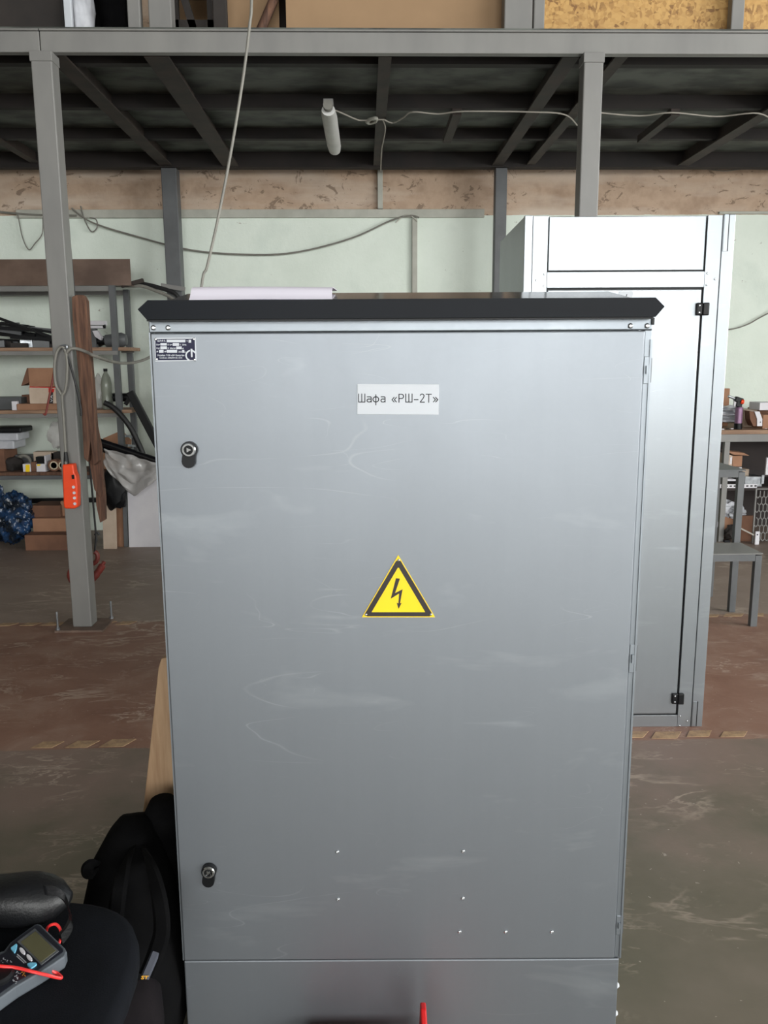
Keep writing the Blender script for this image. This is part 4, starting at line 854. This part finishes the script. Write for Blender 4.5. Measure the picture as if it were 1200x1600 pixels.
# middle shelf
z = zs[1]
bx_ = thing('cardboard_box', 'open brown cardboard box with white printed lower half on the middle shelf', 'box', tuple(at(70, 640, YF+0.08))[:2]+(z,))
mb = MB(); pbox(mb, 46, 93, 605, 632, YF+0.08, 0.22); mb.build('printed_side', CARDPALE, bx_)
mb = MB(); pbox(mb, 45, 95, 575, 604, YF+0.085, 0.21); mb.build('carton', CARD, bx_)
tag(MB().prism([at(x, y, YF+0.09) for x, y in ((42, 575), (46, 576), (45, 598), (33, 603))], (0, 0.15, 0)).build('flap', CARDDARK, bx_), 'folded side flap')
m = MB(); m.prism([at(x, y, YF+0.079) for x, y in ((77, 612), (83, 612), (83, 631), (77, 631))], (0, -0.001, 0)); m.build('black_print', SIGNBLACK, bx_)
m = MB(); m.prism([at(x, y, YF+0.079) for x, y in ((76, 606), (85, 608), (84, 613), (76, 613))], (0, -0.001, 0)); m.prism([at(x, y, YF+0.079) for x, y in ((46, 604), (88, 605), (88, 606), (46, 605.5))], (0, -0.001, 0)); m.build('red_print', RED, bx_)
m = MB(); text_mesh(m, 'AV', 9, lambda u, v: at(82.2-v*0.55, 617+u, YF+0.077), 0, 0.1); m.build('lettering', SIGNWHITE, bx_)
item('flat_carton', 25, 92, 631, 638, YF+0.03, 0.3, CARD, 'flat brown carton under the open box on the middle shelf', 'box', z)
item('dark_tray', -30, 33, 621, 640, YF+0.12, 0.25, STEELDARK, 'dark flat tray at the left of the middle shelf', 'tray', z)
item('white_block', 18, 27, 627, 640, YF+0.03, 0.04, WHITEBOX, 'small white block at the front of the middle shelf', 'block', z)
item('small_carton', 34, 47, 617, 632, YF+0.25, 0.1, CARDDARK, 'small brown carton left of the open box', 'box', z)
bo_ = thing('plastic_bottle', 'clear plastic bottle with a dark cap on the middle shelf', 'bottle', tuple(at(166, 626, YF+0.1))[:2]+(z,))
c = at(166, 600, YF+0.1); s = at(163, 576, YF+0.1).z-z
MB().lathe((c.x, YF+0.1, z), (0, 0, 1), [(0.040, 0.002), (0.046, 0.02), (0.046, s*0.25), (0.043, s*0.28), (0.046, s*0.34), (0.043, s*0.40), (0.046, s*0.46), (0.046, s*0.62), (0.036, s*0.78), (0.016, s*0.90), (0.014, s*0.93)], 18).build('bottle_body', BOTTLE, bo_, smooth=True)
MB().lathe((c.x, YF+0.1, z+s*0.93), (0, 0, 1), [(0.017, 0), (0.017, s*0.07), (0, s*0.07)], 14).build('cap', BLACKPL, bo_, smooth=True)
o = crumple('grey_bag', FILM, tuple(at(154, 620, YF+0.25)), (0.07, 0.06, 0.17), 0.3, 5, sub=3, flat=z); tag(o, 'translucent bag standing behind the bottle', 'bag')
sg = thing('caulking_gun', 'black gun-shaped tool lying right of the bottle', 'tool', tuple(at(190, 632, YF+0.15))[:2]+(z,))
a, b = at(172, 621, YF+0.15), at(212, 624, YF+0.15); a.z = max(a.z, z+0.045); b.z = a.z
MB().tube([a, b], 0.036, 12, smooth=False).build('barrel', BLACKPL, sg, smooth=True)
mb = MB(); mb.bar(at(196, 632, YF+0.12), at(208, 614, YF+0.12), 0.03, 0.03); mb.build('grip', BLACKPL, sg)
cable('rubber_hose', [at(x, y, YF-0.04) for x, y in ((163, 629), (176, 636), (192, 652), (205, 670), (215, 690), (222, 706), (227, 722), (229, 745))], 0.023, RUBBER, 'black rubber hose bending down off the middle shelf', 10, 'hose')
tb = MB(); tb.bar(at(203, 612, YF+0.05), at(252, 705, YF+0.05), 0.065, 0.05, (0, 1, 0)); tag(tb.build('black_profile', BLACKPL, bevel=0.006), 'black bar slanting from the rack down behind the cabinet', 'bar')
# lower shelf
z = zs[2]
for k, (x1, y0, y1, mt, lb) in enumerate(((33, 668, 676.5, BLACKPL, 'black wrapped packet on top of the stack at the left edge'), (28, 677, 689, GREYBAG, 'silvery wrapped packet in the middle of the stack at the left edge'), (22, 689, 702, GREYBAG, 'pale wrapped packet at the bottom of the stack at the left edge'))):
    item('wrapped_packet', -40, x1, y0, y1, YF+0.10+0.0*k, 0.26, mt, lb, 'packet', None, 0.012, 'wrapped packets')
item('cardboard_box', -40, 7, 702, 738, YF+0.08, 0.28, CARDDARK, 'brown box holding up the wrapped packets on the lower shelf', 'box', z)
o = crumple('dark_bundle', DARKSTUFF, tuple(at(20, 728, YF+0.18)), (0.085, 0.08, 0.085), 0.35, 31, sub=3, flat=z); tag(o, 'dark crumpled bundle on the lower shelf', 'bundle')
c = at(37, 722, YF+0.22); mb = MB(); mb.tube([c+Vector((0.055*math.cos(q), 0.01, 0.055*math.sin(q))) for q in [2*math.pi*i/16 for i in range(17)]], 0.016, 8, smooth=False); tag(mb.build('cable_coil', WIREGREY, smooth=True), 'small coil standing behind the yellow-marked box', 'coil')
y1b = thing('small_box', 'small white box with a yellow label on the lower shelf', 'box', tuple(at(42, 738, YF+0.04))[:2]+(z,))
mb = MB(); pbox(mb, 36, 48, 725, 739, YF+0.04, 0.1, 0, z); mb.build('carton', WHITEBOX, y1b)
m = MB(); m.prism([at(x, y, YF+0.039) for x, y in ((40, 726), (46.5, 726), (46.5, 739), (40, 739))], (0, -0.001, 0)); m.build('yellow_label', YELLOW, y1b)
item('small_carton', 48.5, 56, 722, 739, YF+0.04, 0.1, CARDDARK, 'narrow brown carton between the two white boxes', 'box', z)
y2b = thing('small_box', 'white open box holding black parts on the lower shelf', 'box', tuple(at(64, 738, YF+0.04))[:2]+(z,))
mb = MB(); pbox(mb, 57, 71, 725, 739, YF+0.04, 0.12, 0, z); mb.build('carton', WHITEBOX, y2b)
mb = MB(); pbox(mb, 56, 69, 714, 724, YF+0.07, 0.08); mb.build('black_parts', BLACKPL, y2b)
mb = MB(); pbox(mb, 69.5, 71, 712, 726, YF+0.04, 0.12); mb.build('upright_flap', WHITEBOX, y2b)
m = MB(); m.prism([at(x, y, YF+0.039) for x, y in ((57.5, 725.5), (64, 725.5), (62, 728), (58, 728))], (0, -0.001, 0)); m.build('yellow_label', YELLOW, y2b)
item('grey_carton', 10, 52, 711, 716, YF+0.3, 0.1, STEELDARK, 'dark strip of box behind the small boxes', 'box', z)
item('pale_carton', 52, 84, 706, 720, YF+0.28, 0.1, CARDPALE, 'pale carton at the back of the lower shelf', 'box', z)
item('brown_canister', 80, 108, 707, 730, YF+0.28, 0.12, DARKSTUFF, 'dark brown box behind the tape rolls', 'box', z)
for px, lb in ((84, 'left of the two brown tape rolls on the lower shelf'), (98, 'right of the two brown tape rolls, half behind the pendant')):
    c = at(px, 724, YF+0.05); c.z = z+0.052; t = thing('tape_roll', lb, 'tape roll', (c.x, c.y, z), 0, 'brown tape rolls')
    MB().lathe(c, (0, 1, 0), [(0.028, 0.0), (0.030, -0.002), (0.051, 0.0), (0.051, 0.08), (0.028, 0.08), (0.026, 0.04), (0.028, 0)], 22).build('tape', CARDDARK, t, smooth=True)
    MB().lathe(c, (0, 1, 0), [(0.026, -0.003), (0.036, -0.003), (0.036, 0.002), (0.026, 0.002), (0.026, -0.003)], 22).build('core', TAPEROLL, t, smooth=True)
o = crumple('film_sheet', FILM, tuple(at(95, 680, YF+0.2)), (0.10, 0.05, 0.12), 0.4, 13, sub=3); tag(o, 'clear plastic film hanging behind the column above the lower shelf', 'film')
tag(MB().prism([at(x, y, YF+0.15) for x, y in ((161, 685), (184, 675), (198, 690), (198, 733), (161, 733))], (0, 0.15, 0)).build('cardboard_piece', CARD), 'torn piece of cardboard on the lower shelf behind the black tubes', 'cardboard')
rnd = random.Random(3)
for k, (px, py) in enumerate(((198, 683), (203, 697), (200, 706))):
    a = at(px-5, py+rnd.uniform(-4, 4), YF+0.1); b = at(px+7, py+rnd.uniform(-7, 4), YF+0.18)
    tag(MB().bar(a, b, 0.03, 0.02).build('metal_fitting', SCRAP), ('highest', 'middle', 'lowest')[k]+' metal fitting beside the rack upright above the black tubes', 'fitting', 'fittings by the rack upright')
# below the rack and on the floor
for k, (p, q, Y, lb) in enumerate((((155, 690), (250, 722), YF-0.16, 'upper black glossy tube slanting in front of the rack'), ((158, 700), (250, 732), YF-0.13, 'lower black glossy tube slanting in front of the rack'))):
    tag(MB().tube([at(*p, Y), at(*q, Y)], 0.030, 12, smooth=False).build('black_tube', pm('glossy_black', (18, 18, 22), 0.12, 0, (16, 16, 19), 5), smooth=True), lb, 'tube', 'black tubes')
mb = MB(); vs = []; fs = []; nu, nv = 26, 18
for i in range(nu+1):
    for j in range(nv+1):
        u, v = i/nu, j/nv
        x = 163+(246-163)*u; yt = 700+24*u; yb = 722+68*min(1, u*1.8)*(1-0.62*max(0, u-0.35)/0.65) if u < 1 else 745
        p = at(x, yt+(yb-yt)*v, YF-0.2); p.y += 0.035*noise.noise(Vector((u*6, v*5, 2)))+0.05*math.sin(u*9+v*4)*v; p.z += 0.02*noise.noise(Vector((u*5, v*6, 7))); vs.append(p)
for i in range(nu):
    for j in range(nv): q = i*(nv+1)+j; fs.append((q, q+nv+1, q+nv+2, q+1))
o = mb.add(vs, fs).build('plastic_sheet', FILM, smooth=True); o.modifiers.new('s', 'SOLIDIFY').thickness = 0.003
tag(o, 'crumpled clear plastic sheet draped over the black tubes', 'plastic sheet')
def lean(name, x0, x1, y0, y1, Y, dep, mat, label, cat='board', bevel=0.003):
    mb = MB(); a, b = at(x0, y1, Y), at(x1, y1, Y); zt = at((x0+x1)/2, y0, Y).z
    mb.hull8([(a.x, Y, 0), (b.x, Y, 0), (b.x, Y+dep, 0), (a.x, Y+dep, 0)], [(a.x, Y+0.07, zt), (b.x, Y+0.07, zt), (b.x, Y+dep+0.07, zt), (a.x, Y+dep+0.07, zt)])
    return tag(mb.build(name, mat, bevel=bevel), label, cat)
lean('white_board', 200, 262, 735, 831, YF-0.13, 0.015, WHITEBOX, 'white board leaning at the foot of the rack')
lean('steel_angle', 192, 199, 720, 831, YF-0.12, 0.03, STEELDARK, 'dark steel angle along the left edge of the white board', 'angle bar')
lean('orange_board', 180, 192, 772, 830, YF-0.11, 0.02, CARD, 'narrow orange-brown board left of the white board')
lean('beige_board', 160, 181, 765, 837, YF-0.19, 0.02, CARDPALE, 'beige board standing right of the left column')
o = crumple('black_bag', BLACKPL, tuple(at(178, 765, YF-0.14)), (0.10, 0.05, 0.16), 0.35, 17, sub=3); tag(o, 'black bag hanging below the slanted tubes', 'bag')
o = crumple('refuse_bag', BLUEBAG, tuple(at(22, 808, YF-0.04)), (0.15, 0.15, 0.19), 0.30, 41, sub=5, freq=6, flat=0.0); tag(o, 'shiny dark blue plastic bag on the floor under the rack', 'bag')
o = crumple('refuse_bag', BLUEBAG, tuple(at(-10, 800, YF+0.17)), (0.12, 0.10, 0.25), 0.30, 47, sub=5, freq=6, flat=0.0); tag(o, 'taller blue plastic bag at the left edge under the rack', 'bag')
item('cardboard_box', 51, 108, 810, 832, YF-0.05, 0.3, CARD, 'lower of two brown cardboard boxes on the floor under the rack', 'box', 0.0)
zt = at(80, 810, YF-0.05).z+0.001
item('cardboard_box', 48, 94, 790, 809, YF+0.0, 0.25, CARDDARK, 'upper of two brown cardboard boxes on the floor under the rack', 'box', zt)
item('cardboard_box', 95, 116, 783, 808, YF+0.05, 0.2, CARD, 'small cardboard box mostly behind the column under the rack', 'box', zt)
item('cardboard_sheet', 38, 108, 836, 839, YF-0.22, 0.15, CARDDARK, 'flat cardboard sheet on the floor in front of the boxes', 'cardboard', 0.0)

# ================================================================== right side: stepped stand, workbench
stx = 2.30
sd = thing('step_stand', 'grey steel two-step stand half hidden by the tall cabinet', 'stand', (1.98, 4.95, 0))
def leg(x, y, z): MB().box(x-0.017, x+0.022, y-0.018, y+0.018, 0, z).build('leg', STEELDARK, sd, bevel=0.002)
for x in (1.66, stx-0.022):
    leg(x, 4.67, 0.43); leg(x, 4.96, 0.88); leg(x, 5.30, 0.88)
for z, y0, y1 in ((0.445, 4.645, 4.94), (0.895, 4.935, 5.33)):
    MB().box(1.635, stx, y0, y1, z-0.006, z).build('tread', STEELGREY if z < 0.5 else STEELDARK, sd)
    for y in (y0+0.02, y1-0.02): MB().box(1.682, stx-0.044, y-0.02, y+0.02, z-0.046, z-0.007).build('rail', STEELDARK, sd)
    for x in (1.66, stx-0.022): MB().box(x-0.02, x+0.02, y0+0.045, y1-0.045, z-0.046, z-0.007).build('rail', STEELDARK, sd)
YW = 6.95
wbz = at(1165, 672, YW).z
wb = thing('workbench', 'long workbench with a worn wooden top by the right back wall', 'workbench', (3.6, 7.3, 0))
MB().box(2.7, 4.9, YW, WALL-0.03, wbz-0.035, wbz).build('bench_top', BENCHWOOD, wb, bevel=0.004)
MB().box(2.72, 4.88, YW+0.015, YW+0.05, wbz-0.10, wbz-0.036).build('apron', STEELGREY, wb)
lx0 = at(1137, 690, YW+0.02).x
for x in (lx0, 4.7):
    for y in (YW+0.02, WALL-0.12): MB().box(x-0.022, x+0.022, y, y+0.045, 0, wbz-0.036 if y > 7.2 else wbz-0.101).build('leg', STEELGREY, wb)
zsh = at(1160, 762, YW+0.03).z
MB().box(2.72, 4.88, YW+0.06, WALL-0.13, zsh-0.03, zsh).build('shelf', UNDERBENCH, wb)
MB().box(2.72, 4.88, WALL-0.07, WALL-0.05, 0.0, wbz-0.04).build('back_panel', UNDERBENCH, wb)
# on the bench
to = thing('gas_torch', 'purple gas canister torch with black head and orange knob on the workbench', 'torch', tuple(at(1153, 668, YW+0.08))[:2]+(wbz,))
c = at(1153.5, 660, YW+0.10); r = 0.031; hh = at(1153, 637, YW+0.1).z-wbz
MB().lathe((c.x, c.y, wbz), (0, 0, 1), [(r, 0.001), (r+0.002, 0.003), (r+0.002, hh*0.27), (r, hh*0.28)], 24).build('base_band', BLACKPL, to, smooth=True)
MB().lathe((c.x, c.y, wbz), (0, 0, 1), [(r, hh*0.28), (r, hh*0.97), (r*1.12, hh*0.98), (r*1.12, hh*1.0), (r*0.7, hh*1.05), (r*0.5, hh*1.10)], 24).build('canister', PURPLE, to, smooth=True)
MB().bar(at(1153, 636, YW+0.1), at(1155, 626, YW+0.1), 0.05, 0.045, (0, 1, 0)).build('torch_head', BLACKPL, to, bevel=0.006)
MB().bar(at(1148, 623, YW+0.1), at(1160, 627, YW+0.1), 0.045, 0.045, (0, 1, 0)).build('torch_body', BLACKPL, to, bevel=0.008)
kn = at(1160, 628, YW+0.08); MB().lathe(kn, (1, -0.3, -0.2), [(0.012, -0.014), (0.019, -0.010), (0.019, 0.010), (0.012, 0.014)], 14).build('knob', ORANGE, to, smooth=True)
MB().tube([at(1150, 624, YW+0.1), at(1143, 621, YW+0.1), at(1138, 619, YW+0.1)], 0.011, 10).build('nozzle', SCRAP, to, smooth=True)
item('white_tag', 1147, 1153, 626, 635, YW+0.09, 0.02, WHITEBOX, 'small white card in front of the torch neck', 'card')
item('tan_board', 1118, 1140, 607, 635, YW+0.45, 0.04, CARD, 'tan framed board leaning on the wall behind the torch', 'board', wbz)
for k, (y0, y1) in enumerate(((635, 642), (642, 649), (650, 660))):
    o = crumple('plastic_wrap', GREYBAG, tuple(at(1134, (y0+y1)/2, YW+0.25)), (0.09, 0.08, 0.025), 0.5, 51+k, sub=3, flat=wbz); tag(o, ('top', 'middle', 'bottom')[k]+' of three crumpled grey wrappers left of the torch', 'wrapper', 'grey wrappers on the bench')
item('carton', 1162, 1183, 640, 664, YW+0.32, 0.16, CARDPALE, 'pale carton behind the torch on the workbench', 'box', wbz)
bp_ = thing('part_housing', 'brown sided housing with a white bent front on the workbench', 'housing', tuple(at(1181, 667, YW+0.06))[:2]+(wbz,))
prof = [(1172, 643), (1180, 643), (1183, 656), (1183, 667), (1177, 667), (1173, 656)]
MB().prism([at(x, y, YW+0.08) for x, y in ((1171, 642), (1179, 643), (1183, 655), (1183, 666), (1177, 666), (1172, 655))], (0, 0.1, 0)).build('side_plate', CARDDARK, bp_, bevel=0.002)
MB().prism([at(x, y, YW+0.07) for x, y in ((1179, 643), (1187, 643), (1191.5, 655), (1191, 666), (1183, 666), (1183, 655))], (0, 0.1, 0)).build('front_plate', WHITEBOX, bp_, bevel=0.002)
MB().lathe(at(1188, 659.5, YW+0.069), (0, -1, 0), [(0.005, 0), (0.005, 0.002)], 10).build('hole', BLACKPL, bp_)
item('carton', 1192, 1225, 648, 668, YW+0.12, 0.2, CARD, 'brown carton at the right edge of the workbench', 'box', wbz)
item('carton', 1187, 1225, 629, 641, YW+0.18, 0.2, WHITEBOX, 'white carton stacked above the brown carton at the edge', 'box')
item('carton', 1183, 1225, 638, 664, YW+0.36, 0.2, CARDDARK, 'dark brown carton behind the stacked cartons', 'box', wbz)
rnd = random.Random(8)
for k, (px, py) in enumerate(((1130, 664), (1138, 666), (1145, 658), (1197, 667))):
    a = at(px, py, YW+0.06+0.02*k); tag(MB().box(a.x-0.012, a.x+0.014, a.y, a.y+0.02, wbz, wbz+0.008).build('small_part', WHITEBOX if k in (0, 2, 3) else DARKSTUFF, bevel=0.003), ('white chip by the tall cabinet on the bench', 'dark chip left of the torch on the bench', 'white chip behind the torch base', 'white chip at the right end of the bench')[k], 'chip', 'small parts on the bench')
# under the bench
cb = thing('carton', 'open cardboard box with flaps up on the shelf under the workbench', 'box', tuple(at(1145, 730, YW+0.1))[:2]+(at(1145, 729, YW+0.1).z,))
mb = MB(); pbox(mb, 1144, 1159.5, 712, 729, YW+0.10, 0.14); mb.build('front_side', CARD, cb)
mb = MB(); mb.prism([at(x, y, YW+0.10) for x, y in ((1132, 708), (1144.5, 712), (1144.5, 728), (1129.5, 725))], (0.0, 0.14, 0)); mb.build('left_side', CARDPALE, cb)
mb = MB(); mb.prism([at(x, y, YW+0.075) for x, y in ((1136, 705), (1163, 708), (1171, 712), (1146, 710.5))], (0, 0.12, 0.004)); mb.build('flap', CARD, cb)
m = MB(); m.prism([at(x, y, YW+0.098) for x, y in ((1141, 715), (1144, 714), (1143, 725), (1140, 725))], (0, -0.001, 0)); m.build('white_tape', WHITEBOX, cb)
tag(MB().prism([at(x, y, YW+0.09) for x, y in ((1133, 733), (1159, 730), (1159, 742), (1150, 740))], (0, 0.16, 0)).build('white_carton', WHITEBOX), 'white carton wedged under the open cardboard box', 'box')
item('dark_box', 1122, 1160, 742, 758, YW+0.22, 0.2, DARKSTUFF, 'dark box carrying the cartons under the bench', 'box', zsh)
item('small_carton', 1159.5, 1170, 733, 756, YW+0.14, 0.1, CARDPALE, 'small pale carton with dark print under the bench', 'box', zsh)
tr_ = thing('metal_tray', 'bright metal tray with end bracket on the under-bench shelf', 'tray', tuple(at(1180, 757, YW+0.08))[:2]+(zsh,))
mb = MB(); pbox(mb, 1164, 1191, 744.5, 757, YW+0.08, 0.15, 0, zsh+0.001); mb.build('pan', SCRAP, tr_, bevel=0.002)
mb = MB(); pbox(mb, 1190, 1194, 742, 756, YW+0.07, 0.02); mb.build('end_bracket', SCRAP, tr_)
ps = thing('slotted_strip', 'white slotted steel strip along the edge of the under-bench shelf', 'strip', tuple(at(1150, 762, YW+0.03))[:2]+(zsh-0.03,))
a, b = at(1112, 760, YW+0.03), at(1183, 760, YW+0.03); z0, z1 = at(1150, 762.5, YW+0.03).z, at(1150, 756.5, YW+0.03).z
MB().box(a.x, b.x, YW+0.03, YW+0.034, z0, z1).build('strip', WHITEBOX, ps)
nsl = 11
for k in range(nsl):
    x = a.x+(b.x-a.x)*(k+0.6)/nsl; MB().box(x-0.010, x+0.010, YW+0.0285, YW+0.031, z0+0.011, z1-0.011).build('slot', BLACKPL, ps)
item('white_packet', 1130, 1150, 749, 752, YW+0.12, 0.1, WHITEBOX, 'white packet lying on the under-bench shelf', 'packet')
o = crumple('white_bag', GREYBAG, tuple(at(1130, 796, YW+0.19)), (0.10, 0.08, 0.075), 0.45, 61, sub=4, freq=6); tag(o, 'crumpled white bag left of the stand leg under the bench', 'bag')
o = crumple('white_bag', GREYBAG, tuple(at(1152, 801, YW+0.10)), (0.06, 0.05, 0.055), 0.45, 67, sub=4, freq=6); tag(o, 'crumpled white bag behind the stand leg under the bench', 'bag')
item('cardboard_box', 1112, 1154, 808, 832, YW+0.12, 0.2, CARD, 'squashed cardboard box beneath the white bags', 'box', 0.0)
item('brown_board', 1157, 1177, 806, 838, YW+0.02, 0.03, CARDDARK, 'rust-brown board standing right of the stand leg', 'board', 0.0)
item('white_scrap', 1120, 1130, 815, 824, YW+0.05, 0.03, WHITEBOX, 'white paper scrap by the squashed box', 'paper')
tag(MB().bar(at(1152, 823, YW-0.1), at(1178, 836, YW-0.1), 0.012, 0.012).build('pale_stick', WIREWHITE), 'pale thin stick slanting in front of the rust-brown board', 'stick')
o = crumple('dark_bundle', DARKSTUFF, tuple(at(1142, 832, YW)), (0.05, 0.05, 0.06), 0.4, 71, sub=3, flat=0.0); tag(o, 'small dark lump on the floor behind the stand leg', 'lump')
tag(MB().bar(gz(1118, 836, 0.01), gz(1137, 846, 0.01), 0.05, 0.02).build('dark_strip', BLACKPL), 'dark strip lying on the floor behind the step stand', 'strip')
# expanded-metal grille leaning on the bench
gr = thing('expanded_mesh', 'expanded metal mesh panel leaning under the bench at the right edge', 'mesh', tuple(at(1190, 838, YW-0.06))[:2]+(0,))
g0 = at(1176, 838, YW-0.06); xg, zg1 = g0.x, at(1185, 767, YW-0.06).z
mb = MB(); cw, chh = 0.034, 0.062; rows = int(zg1/chh)
for r_ in range(rows):
    for c_ in range(9):
        x = xg+0.02+c_*cw+(cw/2 if r_ % 2 else 0); zz = 0.02+r_*chh
        hexp = [(x, zz), (x+cw/2, zz+chh*0.33), (x+cw/2, zz+chh), (x, zz+chh*1.33)]
        for (xa, za), (xb, zb) in zip(hexp[:2]+[hexp[1]], [hexp[1], hexp[2]]):
            mb.bar((xa, YW-0.06, za), (xb, YW-0.06, zb), 0.007, 0.005, (0, 1, 0))
        mb.bar((x, YW-0.06, zz), (x-cw/2, YW-0.06, zz+chh*0.33), 0.007, 0.005, (0, 1, 0))
o = mb.build('mesh_strands', STEELGREY, gr)
MB().box(xg-0.005, xg+0.006, YW-0.066, YW-0.054, 0, zg1+0.02).build('edge_bar', STEELGREY, gr)
MB().box(xg+0.007, xg+0.4, YW-0.066, YW-0.054, zg1+0.012, zg1+0.02).build('edge_bar', STEELGREY, gr)
rl = thing('pierced_bracket', 'small white pierced bracket at the foot of the mesh panel', 'bracket', tuple(at(1184, 840, YW-0.12))[:2]+(0,))
mb = MB(); pbox(mb, 1180.5, 1187.5, 830.5, 840, YW-0.12, 0.02, 0, 0.0); mb.build('bracket_plate', WHITEBOX, rl, bevel=0.006)
MB().lathe(at(1183.5, 835.5, YW-0.121), (0, -1, 0), [(0.006, 0), (0.006, 0.002)], 10).build('hole', BLACKPL, rl)
item('white_sheet', 1197, 1230, 715, 742, YW-0.02, 0.02, WHITEBOX, 'white panel corner at the right edge under the bench', 'panel')
